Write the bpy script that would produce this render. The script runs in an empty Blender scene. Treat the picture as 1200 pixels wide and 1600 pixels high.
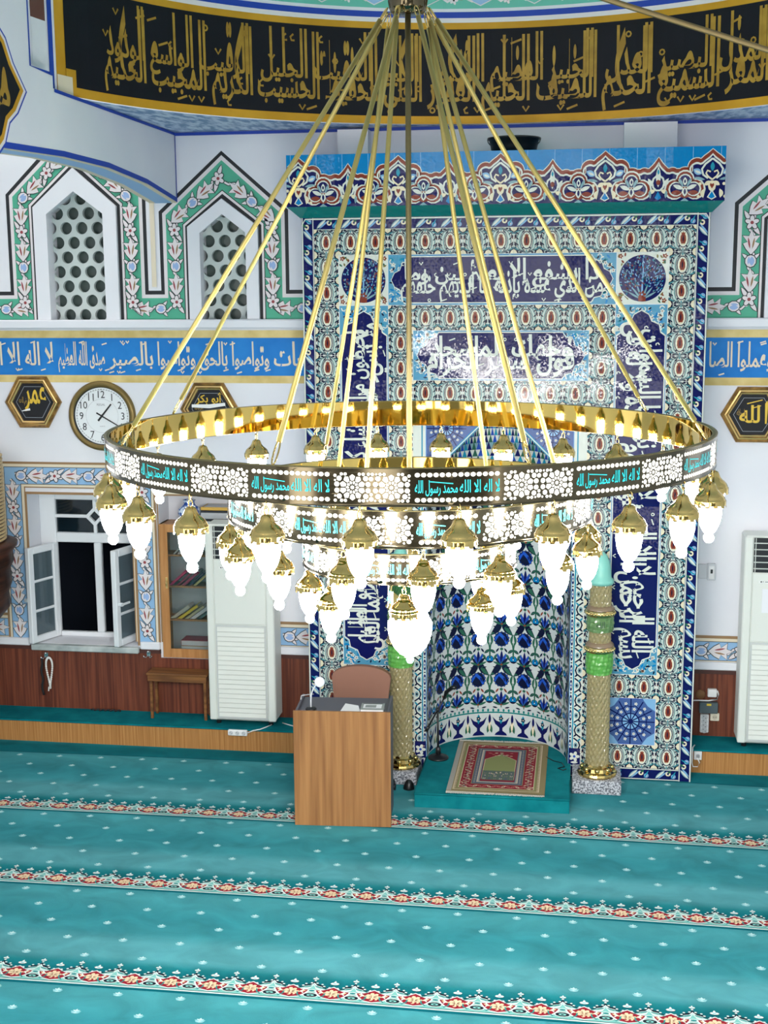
import bpy, math, random
from mathutils import Vector, Matrix
random.seed(11)
S = bpy.context.scene
COL = S.collection
PI = math.pi
sin, cos = math.sin, math.cos

# ------------------------------------------------------------------ camera
def look(yaw, pitch, roll):
    f = Vector((sin(yaw)*cos(pitch), cos(yaw)*cos(pitch), -sin(pitch)))
    r = Vector((cos(yaw), -sin(yaw), 0.0))
    u = r.cross(f)
    return r*cos(roll)+u*sin(roll), u*cos(roll)-r*sin(roll), f
cam = bpy.data.cameras.new('camera')
cam.sensor_fit = 'VERTICAL'; cam.sensor_height = 24.0
cam.lens = 2038.1/1600*24.0
cam.clip_start = 0.05; cam.clip_end = 200
camo = bpy.data.objects.new('camera', cam); COL.objects.link(camo)
r_, u_, f_ = look(-0.151185, 0.173027, -0.006818)
CAM = Vector((0.63228, -10.16408, 3.94228))
camo.matrix_world = Matrix(((r_.x, u_.x, -f_.x, CAM.x), (r_.y, u_.y, -f_.y, CAM.y), (r_.z, u_.z, -f_.z, CAM.z), (0, 0, 0, 1)))
S.camera = camo

# ------------------------------------------------------------------ view, world, light levels
S.view_settings.view_transform = 'Standard'
S.view_settings.look = 'None'
S.view_settings.gamma = 1.0
S.view_settings.use_curve_mapping = False
S.view_settings.exposure = 0.0
S.cycles.sample_clamp_indirect = 6.0
S.cycles.max_bounces = 8
LAMP = 135.0          # strength of the chandelier glasses
HALL = 6.6           # strength of the lit hall behind the camera
w = bpy.data.worlds.new('hall'); S.world = w; w.use_nodes = True
nt = w.node_tree; N = nt.nodes; L = nt.links
bg = N['Background']; bg.inputs['Strength'].default_value = HALL
tc = N.new('ShaderNodeTexCoord'); mp = N.new('ShaderNodeMapping'); mp.inputs['Scale'].default_value = (5, 5, 1.6)
nz = N.new('ShaderNodeTexNoise'); nz.inputs['Scale'].default_value = 1.3; nz.inputs['Detail'].default_value = 2
cr = N.new('ShaderNodeValToRGB')
cr.color_ramp.elements[0].position = .47; cr.color_ramp.elements[0].color = (.035, .038, .036, 1)
cr.color_ramp.elements[1].position = .60; cr.color_ramp.elements[1].color = (1.0, .96, .92, 1)
L.new(tc.outputs['Generated'], mp.inputs['Vector']); L.new(mp.outputs[0], nz.inputs['Vector'])
L.new(nz.outputs['Fac'], cr.inputs['Fac']); L.new(cr.outputs['Color'], bg.inputs['Color'])

# ------------------------------------------------------------------ materials
def c(r, g, b):
    def f(x):
        x /= 255.0
        return x/12.92 if x <= .04045 else ((x+.055)/1.055)**2.4
    return (f(r), f(g), f(b), 1.0)
MATS = {}
def mat(name, col, rough=.6, metal=0.0, emit=0.0, emitcol=None, spec=.5, trans=0.0, coat=0.0):
    if name in MATS: return MATS[name]
    m = bpy.data.materials.new(name); m.use_nodes = True
    b = m.node_tree.nodes['Principled BSDF']
    b.inputs['Base Color'].default_value = col
    b.inputs['Roughness'].default_value = rough
    b.inputs['Metallic'].default_value = metal
    b.inputs['Specular IOR Level'].default_value = spec
    b.inputs['Transmission Weight'].default_value = trans
    b.inputs['Coat Weight'].default_value = coat
    if emit:
        b.inputs['Emission Color'].default_value = emitcol or col
        b.inputs['Emission Strength'].default_value = emit
    MATS[name] = m
    return m
def nodes(m):
    t = m.node_tree
    return t.nodes, t.links, t.nodes['Principled BSDF']
TILE = .19375
def glazed(name, col):
    """glazed tile colour: mirror-like, every tile set a little crooked and wavy"""
    if name in MATS: return MATS[name]
    m = mat(name, col, rough=.07, spec=.21)
    n, l, b = nodes(m)
    g = n.new('ShaderNodeNewGeometry')
    ad = n.new('ShaderNodeVectorMath'); ad.operation = 'MULTIPLY_ADD'
    ad.inputs[1].default_value = (1/TILE, 0, 1/TILE); ad.inputs[2].default_value = (.5, 0, .5)
    l.new(g.outputs['Position'], ad.inputs[0])
    fl = n.new('ShaderNodeVectorMath'); fl.operation = 'FLOOR'; l.new(ad.outputs[0], fl.inputs[0])
    wn = n.new('ShaderNodeTexWhiteNoise'); l.new(fl.outputs[0], wn.inputs['Vector'])
    nz = n.new('ShaderNodeTexNoise'); nz.inputs['Scale'].default_value = 55; nz.inputs['Detail'].default_value = 3
    l.new(g.outputs['Position'], nz.inputs['Vector'])
    s1 = n.new('ShaderNodeVectorMath'); s1.operation = 'MULTIPLY_ADD'
    s1.inputs[1].default_value = (.05,)*3; s1.inputs[2].default_value = (-.025,)*3; l.new(wn.outputs['Color'], s1.inputs[0])
    s2 = n.new('ShaderNodeVectorMath'); s2.operation = 'MULTIPLY_ADD'
    s2.inputs[1].default_value = (.13,)*3; s2.inputs[2].default_value = (-.065,)*3; l.new(nz.outputs['Color'], s2.inputs[0])
    a1 = n.new('ShaderNodeVectorMath'); l.new(s1.outputs[0], a1.inputs[0]); l.new(s2.outputs[0], a1.inputs[1])
    a2 = n.new('ShaderNodeVectorMath'); l.new(a1.outputs[0], a2.inputs[0]); l.new(g.outputs['Normal'], a2.inputs[1])
    no = n.new('ShaderNodeVectorMath'); no.operation = 'NORMALIZE'; l.new(a2.outputs[0], no.inputs[0])
    l.new(no.outputs[0], b.inputs['Normal'])
    return m
def mottled(name, c1, c2, scale=(4, 4, 4), rough=.7, bump=0.0, detail=4, lo=.35, hi=.65, spec=.3):
    if name in MATS: return MATS[name]
    m = mat(name, c1, rough=rough, spec=spec)
    n, l, b = nodes(m)
    g = n.new('ShaderNodeNewGeometry'); mp = n.new('ShaderNodeMapping'); mp.inputs['Scale'].default_value = scale
    nz = n.new('ShaderNodeTexNoise'); nz.inputs['Scale'].default_value = 1; nz.inputs['Detail'].default_value = detail
    cr = n.new('ShaderNodeValToRGB'); e = cr.color_ramp.elements
    e[0].position = lo; e[0].color = c1; e[1].position = hi; e[1].color = c2
    l.new(g.outputs['Position'], mp.inputs[0]); l.new(mp.outputs[0], nz.inputs['Vector']); l.new(nz.outputs['Fac'], cr.inputs[0])
    l.new(cr.outputs[0], b.inputs['Base Color'])
    if bump:
        bp = n.new('ShaderNodeBump'); bp.inputs['Strength'].default_value = bump; bp.inputs['Distance'].default_value = .01
        l.new(nz.outputs['Fac'], bp.inputs['Height']); l.new(bp.outputs[0], b.inputs['Normal'])
    return m

white = mottled('wall_paint', c(222, 224, 232), c(230, 231, 236), (1.2, 1.2, 1.2), rough=.75)
plaster = mat('white_plaster', c(226, 228, 234), .7)
gold = mat('polished_gold', (.58, .43, .155, 1), .07, 1.0)
goldin = mat('mirror_gold', (.74, .53, .15, 1), .03, 1.0)
bronze = mat('band_metal', (.12, .10, .062, 1), .12, 1.0)
brass = mat('brass_rod', (.64, .51, .18, 1), .42, 1.0)
darkbrass = mat('dark_brass', (.24, .20, .10, 1), .5, 1.0)
glow = mat('lit_glass', (1, 1, 1, 1), .4, emit=LAMP, emitcol=(1, .985, .96, 1))
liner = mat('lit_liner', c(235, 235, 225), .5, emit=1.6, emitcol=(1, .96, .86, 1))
cyan = mat('lit_cyan', c(60, 215, 220), .4, emit=.75, emitcol=c(40, 215, 220))
black = mat('black_paint', c(14, 16, 22), .6)
blackplastic = mat('black_plastic', c(20, 22, 25), .35)
navyband = mottled('dome_band', c(12, 13, 22), c(17, 18, 28), (3, 3, 3), rough=.7)
bandgold = mottled('gold_leaf', c(150, 116, 42), c(176, 140, 56), (9, 9, 9), rough=.45)
ochre = mottled('ochre_paint', c(190, 140, 30), c(208, 156, 44), (3, 3, 3), rough=.6)
royal = mat('royal_blue_paint', c(20, 62, 168), .6)
sky = mat('light_blue_paint', c(150, 190, 232), .6)
bandblue = mottled('band_blue', c(20, 116, 196), c(34, 130, 208), (4, 4, 4), rough=.6)
sand = mottled('sand_paint', c(205, 180, 112), c(226, 205, 142), (6, 6, 6), rough=.6)
cream = mat('cream_paint', c(226, 214, 190), .6)
green = mat('mint_paint', c(76, 172, 142), .6)
pinkish = mat('petal_paint', c(226, 220, 222), .6)
ink = mat('ink_line', c(24, 28, 34), .6)
maroonp = mat('maroon_paint', c(150, 60, 66), .6)
paleblue = mat('pale_blue_paint', c(142, 184, 222), .6)
budblue = mat('bud_blue', c(150, 178, 222), .6)
marble = mottled('blue_marbling', c(120, 150, 190), c(205, 218, 236), (16, 5, 16), rough=.6, detail=6, lo=.42, hi=.58)
turq = mat('dome_turquoise', c(100, 190, 172), .6)
brownline = mat('brown_line', c(150, 118, 82), .6)
# tiles
Tw = glazed('tile_white', c(212, 217, 208)); Tn = glazed('tile_navy', c(18, 24, 84)); Tk = glazed('tile_ink', c(18, 24, 52))
Tt = glazed('tile_teal', c(36, 140, 168)); Tg = glazed('tile_greyblue', c(126, 162, 172)); Tr = glazed('tile_red', c(128, 58, 44))
Tc = glazed('tile_cream', c(226, 216, 186)); Tgr = glazed('tile_green', c(44, 96, 78)); Tb = glazed('tile_cobalt', c(36, 74, 168))
Taq = glazed('tile_aqua', c(8, 122, 184)); Tj = glazed('tile_jade', c(16, 118, 116)); Tl = glazed('tile_lightblue', c(126, 172, 212))
Tgrout = glazed('tile_grout', c(150, 165, 185)); To = glazed('tile_olive', c(120, 112, 60))

# ------------------------------------------------------------------ mesh building
class MB:
    def __init__(s): s.v = []; s.f = []; s.mi = []; s.ms = []; s.sm = []
    def mid(s, m):
        if m not in s.ms: s.ms.append(m)
        return s.ms.index(m)
    def face(s, pts, m, smooth=False):
        i = len(s.v); s.v += [tuple(p) for p in pts]; s.f.append(tuple(range(i, i+len(pts)))); s.mi.append(s.mid(m)); s.sm.append(smooth)
    def mesh(s, vs, fs, m, smooth=False):
        i = len(s.v); s.v += [tuple(p) for p in vs]; k = s.mid(m)
        for f in fs: s.f.append(tuple(i+a for a in f)); s.mi.append(k); s.sm.append(smooth)
    def box(s, a, b, m, M=None, bev=0.0):
        x0, y0, z0 = a; x1, y1, z1 = b
        if bev:
            e = min(bev, abs(x1-x0)*.45, abs(y1-y0)*.45, abs(z1-z0)*.45)
            vs = []; idx = {}
            for ix, x in enumerate((x0, x1)):
                for iy, y in enumerate((y0, y1)):
                    for iz, z in enumerate((z0, z1)):
                        sx, sy, sz = (1, -1)[ix], (1, -1)[iy], (1, -1)[iz]
                        for ax in range(3):
                            p = [x+sx*e, y+sy*e, z+sz*e]; p[ax] = (x, y, z)[ax]
                            idx[ix, iy, iz, ax] = len(vs); vs.append(p)
            fs = []
            for ax in range(3):
                o = [k for k in range(3) if k != ax]
                for sd in (0, 1):
                    q = []
                    for (a_, b_) in ((0, 0), (1, 0), (1, 1), (0, 1)):
                        k = [0, 0, 0]; k[ax] = sd; k[o[0]] = a_; k[o[1]] = b_; q.append(idx[k[0], k[1], k[2], ax])
                    fs.append(q)
                for (a_, b_) in ((0, 0), (0, 1), (1, 0), (1, 1)):
                    k0 = [0, 0, 0]; k1 = [0, 0, 0]; k1[ax] = 1
                    for k in (k0, k1): k[o[0]] = a_; k[o[1]] = b_
                    fs.append([idx[(*k0, o[0])], idx[(*k1, o[0])], idx[(*k1, o[1])], idx[(*k0, o[1])]])
            for ix in (0, 1):
                for iy in (0, 1):
                    for iz in (0, 1): fs.append([idx[ix, iy, iz, q] for q in range(3)])
        else:
            vs = [(x0, y0, z0), (x1, y0, z0), (x1, y1, z0), (x0, y1, z0), (x0, y0, z1), (x1, y0, z1), (x1, y1, z1), (x0, y1, z1)]
            fs = [(0, 3, 2, 1), (4, 5, 6, 7), (0, 1, 5, 4), (1, 2, 6, 5), (2, 3, 7, 6), (3, 0, 4, 7)]
        if M: vs = [M @ Vector(p) for p in vs]
        s.mesh(vs, fs, m)
    def tube(s, pts, r, m, n=8, closed=False, cap=True):
        pts = [Vector(p) for p in pts]; K = len(pts); vs = []; ref = Vector((.31, .17, .93))
        for i, p in enumerate(pts):
            a = pts[i-1] if (i or closed) else p; b = pts[(i+1) % K] if (i < K-1 or closed) else p
            t = (b-a).normalized(); x = t.cross(ref)
            if x.length < 1e-3: x = t.cross(Vector((1, 0, 0)))
            x.normalize(); y = t.cross(x); rr = r[i] if isinstance(r, (list, tuple)) else r
            vs += [p+x*rr*cos(2*PI*k/n)+y*rr*sin(2*PI*k/n) for k in range(n)]
        fs = []
        for i in range(K if closed else K-1):
            j = (i+1) % K
            fs += [(i*n+k, j*n+k, j*n+(k+1) % n, i*n+(k+1) % n) for k in range(n)]
        if cap and not closed: fs += [tuple(range(n)), tuple(range((K-1)*n, K*n))[::-1]]
        s.mesh(vs, fs, m, True)
    def lathe(s, prof, m, n=24, o=(0, 0, 0), smooth=True, mod=None):
        vs = []; fs = []
        for (r, z) in prof:
            for k in range(n):
                a = 2*PI*k/n; q = r*(mod(a, z) if mod else 1); vs.append((o[0]+q*cos(a), o[1]+q*sin(a), o[2]+z))
        for i in range(len(prof)-1):
            fs += [(i*n+k, i*n+(k+1) % n, (i+1)*n+(k+1) % n, (i+1)*n+k) for k in range(n)]
        s.mesh(vs, fs, m, smooth)
    def prism(s, poly, fn, d0, d1, m):
        """poly in 2D, fn(u,v,d)->3D; closed extrusion"""
        a = [fn(u, v, d0) for u, v in poly]; b = [fn(u, v, d1) for u, v in poly]; n = len(poly)
        s.face(a, m); s.face(b[::-1], m)
        for i in range(n): j = (i+1) % n; s.face([a[i], b[i], b[j], a[j]], m)
    def ball(s, o, r, m, n=12, sz=1.0):
        k = n//2+1; s.lathe([(max(1e-4, r*sin(PI*i/k)), -r*sz*cos(PI*i/k)) for i in range(k+1)], m, n, o)
    def build(s, name, parent=None, kind=None):
        o = ORG.get(parent.name, (0, 0, 0)) if parent else (0, 0, 0)
        me = bpy.data.meshes.new(name)
        me.from_pydata([(x-o[0], y-o[1], z-o[2]) for x, y, z in s.v], [], s.f)
        for m in s.ms: me.materials.append(m)
        me.polygons.foreach_set('material_index', s.mi); me.polygons.foreach_set('use_smooth', s.sm)
        me.update()
        ob = bpy.data.objects.new(name, me); COL.objects.link(ob)
        if parent: ob.parent = parent; ORG[ob.name] = o
        if kind: ob['kind'] = kind
        return ob
ORG = {}
def tag(o, label=None, cat=None, group=None):
    if label: o['label'] = label
    if cat: o['category'] = cat
    if group: o['group'] = group
    return o
def thing(name, label, cat, loc=(0, 0, 0), group=None):
    o = bpy.data.objects.new(name, None); COL.objects.link(o); o.location = loc; o.empty_display_size = .1
    ORG[o.name] = loc
    return tag(o, label, cat, group)
def one(name, mb, label, cat, group=None):
    """a thing that is one mesh, its origin at its base"""
    xs, ys, zs = zip(*mb.v); loc = ((min(xs)+max(xs))/2, (min(ys)+max(ys))/2, min(zs))
    mb.v = [(x-loc[0], y-loc[1], z-loc[2]) for x, y, z in mb.v]
    o = mb.build(name); o.location = loc; ORG[o.name] = (0, 0, 0)
    return tag(o, label, cat, group)

# ------------------------------------------------------------------ 2D filled outlines and lettering
def evalmesh(cu):
    o = bpy.data.objects.new('outline', cu); COL.objects.link(o); bpy.context.view_layer.update()
    dg = bpy.context.evaluated_depsgraph_get(); e = o.evaluated_get(dg); me = e.to_mesh()
    vs = [tuple(v.co) for v in me.vertices]; fs = [tuple(p.vertices) for p in me.polygons]
    e.to_mesh_clear(); bpy.data.objects.remove(o); bpy.data.curves.remove(cu)
    return vs, fs
def filled(loops, ext=0.0):
    cu = bpy.data.curves.new('outline', 'CURVE'); cu.dimensions = '2D'; cu.fill_mode = 'BOTH'; cu.extrude = ext
    for lp in loops:
        sp = cu.splines.new('POLY'); sp.points.add(len(lp)-1); sp.use_cyclic_u = True
        for p, q in zip(sp.points, lp): p.co = (q[0], q[1], 0, 1)
    return evalmesh(cu)
DUAL = {}
for ch, code, k in [('ا', 0xFE8D, 2), ('أ', 0xFE83, 2), ('إ', 0xFE87, 2), ('آ', 0xFE81, 2), ('ؤ', 0xFE85, 2), ('ئ', 0xFE89, 4), ('ب', 0xFE8F, 4), ('ة', 0xFE93, 2),
                    ('ت', 0xFE95, 4), ('ث', 0xFE99, 4), ('ج', 0xFE9D, 4), ('ح', 0xFEA1, 4), ('خ', 0xFEA5, 4), ('د', 0xFEA9, 2), ('ذ', 0xFEAB, 2), ('ر', 0xFEAD, 2),
                    ('ز', 0xFEAF, 2), ('س', 0xFEB1, 4), ('ش', 0xFEB5, 4), ('ص', 0xFEB9, 4), ('ض', 0xFEBD, 4), ('ط', 0xFEC1, 4), ('ظ', 0xFEC5, 4), ('ع', 0xFEC9, 4),
                    ('غ', 0xFECD, 4), ('ف', 0xFED1, 4), ('ق', 0xFED5, 4), ('ك', 0xFED9, 4), ('ل', 0xFEDD, 4), ('م', 0xFEE1, 4), ('ن', 0xFEE5, 4), ('ه', 0xFEE9, 4),
                    ('و', 0xFEED, 2), ('ى', 0xFEEF, 2), ('ي', 0xFEF1, 4)]: DUAL[ch] = (code, k)
def shape_arabic(t):
    out = []; i = 0
    while i < len(t):
        ch = t[i]
        if ch not in DUAL: out.append(ch); i += 1; continue
        code, k = DUAL[ch]
        prev = i > 0 and t[i-1] in DUAL and DUAL[t[i-1]][1] == 4
        if ch == 'ل' and i+1 < len(t) and t[i+1] in 'اأإ':
            out.append(chr(0xFEFC if prev else 0xFEFB)); i += 2; continue
        nxt = k == 4 and i+1 < len(t) and t[i+1] in DUAL
        out.append(chr(code+(3 if prev and nxt else 2 if nxt else 1 if prev else 0))); i += 1
    return ''.join(reversed(out))
TXT = {}
def lettering(t, off=.012):
    if (t, off) in TXT: return TXT[t, off]
    cu = bpy.data.curves.new('lettering', 'FONT'); cu.dimensions = '2D'; cu.fill_mode = 'BOTH'; cu.resolution_u = 3; cu.offset = off
    cu.body = shape_arabic(t) if any(ord(q) > 0x600 for q in t) else t
    vs, fs = evalmesh(cu); par = list(range(len(vs)))
    def root(i):
        while par[i] != i: par[i] = par[par[i]]; i = par[i]
        return i
    for f in fs:
        for i in f[1:]: par[root(i)] = root(f[0])
    ids = {}   # letters that overlap must not share a plane
    for i in range(len(vs)): ids.setdefault(root(i), len(ids))
    TXT[t, off] = ([(v[0], v[1], (ids[root(i)] % 7)/7) for i, v in enumerate(vs)], fs)
    return TXT[t, off]

class Art:
    """flat ornament: shapes are laid over each other, a hair apart, and sent through fn(u, v, h) to the surface"""
    def __init__(s, mb, fn, M=(1, 0, 0, 1, 0, 0), lay=None, step=.00012): s.mb = mb; s.fn = fn; s.M = M; s.lay = lay or [0]; s.step = step
    def at(s, x=0, y=0, sc=1, rot=0, flip=1, base=None, sy=None):
        a, b, c_, d, e, f = s.M; ca, sa = cos(rot), sin(rot); sy = sy or sc
        m = (sc*ca*flip, -sa*sy, sc*sa*flip, ca*sy)
        return Art(s.mb, s.fn, (a*m[0]+b*m[2], a*m[1]+b*m[3], c_*m[0]+d*m[2], c_*m[1]+d*m[3], a*x+b*y+e, c_*x+d*y+f), s.lay if base is None else [base], s.step)
    def P(s, x, y):
        a, b, c_, d, e, f = s.M
        return s.fn(a*x+b*y+e, c_*x+d*y+f, s.lay[0]*s.step)
    def up(s, k=1): s.lay[0] += k; return s
    def poly(s, pts, m):
        s.lay[0] += 1
        if s.M[0]*s.M[3]-s.M[1]*s.M[2] < 0: pts = pts[::-1]
        s.mb.face([s.P(*p) for p in pts], m)
    def tri(s, vs, fs, m):
        s.lay[0] += 1; a, b, c_, d, e, f = s.M
        s.mb.mesh([s.fn(a*v[0]+b*v[1]+e, c_*v[0]+d*v[1]+f, (s.lay[0]+(v[2]*2 if len(v) > 2 else 0))*s.step) for v in vs], fs, m); s.lay[0] += 2
    def rect(s, x0, y0, x1, y1, m, k=1):
        s.lay[0] += 1
        for i in range(k):
            a, b = x0+(x1-x0)*i/k, x0+(x1-x0)*(i+1)/k
            s.mb.face([s.P(a, y0), s.P(b, y0), s.P(b, y1), s.P(a, y1)], m)
    def ell(s, x, y, rx, ry, m, n=14, rot=0):
        ca, sa = cos(rot), sin(rot)
        s.poly([(x+rx*cos(2*PI*k/n)*ca-ry*sin(2*PI*k/n)*sa, y+rx*cos(2*PI*k/n)*sa+ry*sin(2*PI*k/n)*ca) for k in range(n)], m)
    def leaf(s, x0, y0, x1, y1, w, m, bend=0, n=5):
        dx, dy = x1-x0, y1-y0; l = math.hypot(dx, dy) or 1e-6; nx, ny = -dy/l, dx/l; A = []; B = []
        for k in range(n+1):
            t = k/n; q = w*.5*sin(PI*t)**.8; b = bend*4*t*(1-t)
            A.append((x0+dx*t+nx*(b-q), y0+dy*t+ny*(b-q))); B.append((x0+dx*t+nx*(b+q), y0+dy*t+ny*(b+q)))
        s.poly(A+B[-2:0:-1], m)
    def stroke(s, pts, w, m, closed=False):
        s.lay[0] += 1; K = len(pts); A = []; B = []
        for i, p in enumerate(pts):
            a = pts[i-1] if (i or closed) else p; b = pts[(i+1) % K] if (i < K-1 or closed) else p
            dx, dy = b[0]-a[0], b[1]-a[1]; l = math.hypot(dx, dy) or 1e-6; ww = (w[i] if isinstance(w, (list, tuple)) else w)*.5
            A.append(s.P(p[0]+dy/l*ww, p[1]-dx/l*ww)); B.append(s.P(p[0]-dy/l*ww, p[1]+dx/l*ww))
        for i in range(K if closed else K-1):
            j = (i+1) % K; s.mb.face([A[i], A[j], B[j], B[i]], m)
    def ring(s, x, y, r, w, m, n=24): s.stroke([(x+r*cos(2*PI*k/n), y+r*sin(2*PI*k/n)) for k in range(n)], w, m, True)
    def flower(s, x, y, r, m, mc, n=5, out=None, rot=0):
        if out:
            for k in range(n):
                a = rot+2*PI*k/n; s.ell(x+.55*r*cos(a), y+.55*r*sin(a), .56*r, .42*r, out, 8, a)
                s.lay[0] -= 1
            s.lay[0] += 1
        for k in range(n):
            a = rot+2*PI*k/n; s.ell(x+.55*r*cos(a), y+.55*r*sin(a), .45*r, .30*r, m, 8, a); s.lay[0] -= 1
        s.lay[0] += 1
        s.ell(x, y, .25*r, .25*r, mc, 8)
    def text(s, t, x0, x1, base, body, top, m, off=.012, fitw=True, thr=.33):
        """lettering between x0..x1 on a baseline; rises above thr em are drawn out up to 'top'"""
        vs, fs = lettering(t, off); xs = [v[0] for v in vs]; a, b = min(xs), max(xs); sx = (x1-x0)/(b-a)
        hi = max(v[1] for v in vs); k = (top-base-thr*body)/max(.01, hi-thr)
        s.tri([(x0+(v[0]-a)*sx, base+(v[1]*body if v[1] < thr else thr*body+(v[1]-thr)*k), v[2]) for v in vs], fs, m)
    def thuluth(s, words, x0, x1, y0, y1, m, off=.02, marks=0, up=.46, drop=.16):
        """two interlocked lines, read from the right, risers drawn out"""
        H = y1-y0; W = x1-x0; lo = ' '.join(words[0::2]); hi = ' '.join(words[1::2])
        vs, _ = lettering(lo, off); em = W/(max(v[0] for v in vs)-min(v[0] for v in vs)); body = min(em*1.5, H*.66)
        s.text(lo, x0, x1, y0+H*drop, body, y1-H*.03, m, off)
        if hi:
            s.text(hi, x0+W*.02, x1-W*.02, y0+H*up, body*.85, y1, m, off)
        for i in range(marks):
            x = x0+W*(i+.5+random.uniform(-.3, .3))/marks; y = y0+H*random.choice((.03, .30, .62, .88)); l = H*.07
            q = random.random()
            if q < .45: s.stroke([(x-l, y-l*.35), (x+l, y+l*.35)], l*.38, m)
            elif q < .7: s.stroke([(x-l*.6, y+l*.5), (x, y-l*.4), (x+l*.6, y+l*.5)], l*.34, m)
            elif q < .85: s.ring(x, y, l*.45, l*.3, m, 8)
            else: s.stroke([(x+l*.3, y+l*.6), (x-l*.3, y+l*.1), (x-l*.1, y-l*.5), (x+l*.5, y-l*.5)], l*.35, m)

def front(Y): return lambda u, v, h: (u, Y-h, v)
def flat(Z): return lambda u, v, h: (u, v, Z+h)
def scallop(a, w, n=8): pass

# ------------------------------------------------------------------ the setting
WY = .58            # face of the mihrab wall
redwood = mottled('wainscot_wood', c(84, 42, 30), c(122, 66, 46), (45, 45, 1.2), rough=.45, detail=3)
oak = mottled('laminate_oak', c(156, 106, 56), c(184, 134, 78), (70, 70, 1.5), rough=.5, detail=3)
carpetstep = mottled('step_carpet', c(0, 98, 108), c(8, 116, 124), (6, 6, 6), rough=.95, spec=.1)
night = mat('night_outside', c(14, 26, 44), .9)
darkglass = mat('night_glass', c(14, 28, 36), .06, spec=.5); greyglass = mat('lattice_glass', c(84, 98, 96), .2, spec=.5)
pvc = mat('window_white', c(228, 232, 236), .35)

def house(cx, w, z0, zs, za): return [(cx-w, z0), (cx+w, z0), (cx+w, zs), (cx, za), (cx-w, zs)]
# opening, frame, then painted lines: (half width, shoulder, apex)
W1 = dict(cx=-3.615, op=(.247, 4.54, 4.725), fr=(.365, 4.60, 4.915), bk=(.392, 4.61, 4.962), wh=(.412, 4.62, 4.99), gr=(.555, 4.69, 5.20), w2=(.585, 4.70, 5.25), b2=(.615, 4.71, 5.30))
W2 = dict(cx=-2.337, op=(.195, 4.37, 4.52), fr=(.300, 4.42, 4.645), bk=(.325, 4.43, 4.685), wh=(.343, 4.44, 4.71), gr=(.492, 4.52, 4.955), w2=(.522, 4.535, 4.995), b2=(.552, 4.55, 5.03))
W3 = dict(W2, cx=2.337)
Z0 = 3.65
RW = (-2.985, -1.98, .70, 2.15)  # recess of the bookcase
LW = (-4.19, -3.21, .79, 2.14)   # lower window opening
holes = [house(q['cx'], q['op'][0]+.02, Z0, q['op'][1]+.02, q['op'][2]+.035) for q in (W1, W2, W3)]
holes.append([(LW[0], LW[2]), (LW[1], LW[2]), (LW[1], LW[3]), (LW[0], LW[3])])
holes.append([(RW[0], RW[2]), (RW[1], RW[2]), (RW[1], RW[3]), (RW[0], RW[3])])
vs, fs = filled([[(-6.5, 0), (6.5, 0), (6.5, 7.6), (-6.5, 7.6)]]+holes, .15)
mb = MB(); mb.mesh([(x, WY+.15-z, y) for x, y, z in vs], [f[::-1] for f in fs], white)
mb.box((RW[0]-.02, WY+.28, RW[2]-.02), (RW[1]+.02, WY+.32, RW[3]+.02), white)
wall_front = mb.build('wall_front', kind='structure'); ORG['wall_front'] = (0, 0, 0)

mb = MB()   # night outside the windows
for a, b in (((-6.5, 2.2, -.2), (6.5, 2.25, 7.6)), ((-6.5, .9, -.2), (-6.45, 2.2, 7.6)), ((6.45, .9, -.2), (6.5, 2.2, 7.6)), ((-6.5, .9, -.25), (6.5, 2.2, -.2)), ((-6.5, .9, 7.6), (6.5, 2.2, 7.65))): mb.box(a, b, night)
mb.build('exterior', kind='structure')

def win_frame(q, n):
    r = MB(); vs, fs = filled([house(q['cx'], q['fr'][0], Z0, q['fr'][1], q['fr'][2]), house(q['cx'], q['op'][0], Z0+.005, q['op'][1], q['op'][2])], .02)
    r.mesh([(x, WY-.02-z, y) for x, y, z in vs], [f[::-1] for f in fs], plaster)
    fr = r.build('window_%d' % n, kind='structure'); ORG[fr.name] = (0, 0, 0)
    cx, (w, zs, za) = q['cx'], q['op']
    lp = [[(cx-w-.1, Z0-.1), (cx+w+.1, Z0-.1), (cx+w+.1, za+.12), (cx-w-.1, za+.12)]]; rad, dx, dz = .052, .139, .1225; j = 0
    z = Z0+.045
    while z < za+.06:
        x = cx-w+(.03 if j % 2 else -.035)
        while x < cx+w+.04:
            lp.append([(x+rad*cos(2*PI*k/20), z+rad*sin(2*PI*k/20)) for k in range(20)]); x += dx
        z += dz; j += 1
    vs, fs = filled(lp, .02); g = MB(); g.mesh([(x, WY+.15-z, y) for x, y, z in vs], [f[::-1] for f in fs], mat('lattice_plaster', c(196, 206, 204), .7))
    g.build('lattice', fr)
    g = MB(); g.box((cx-w-.1, WY+.22, Z0-.1), (cx+w+.1, WY+.23, za+.12), greyglass); g.build('window_pane', fr)
for i, q in enumerate((W1, W2, W3)): win_frame(q, i+1)

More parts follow.
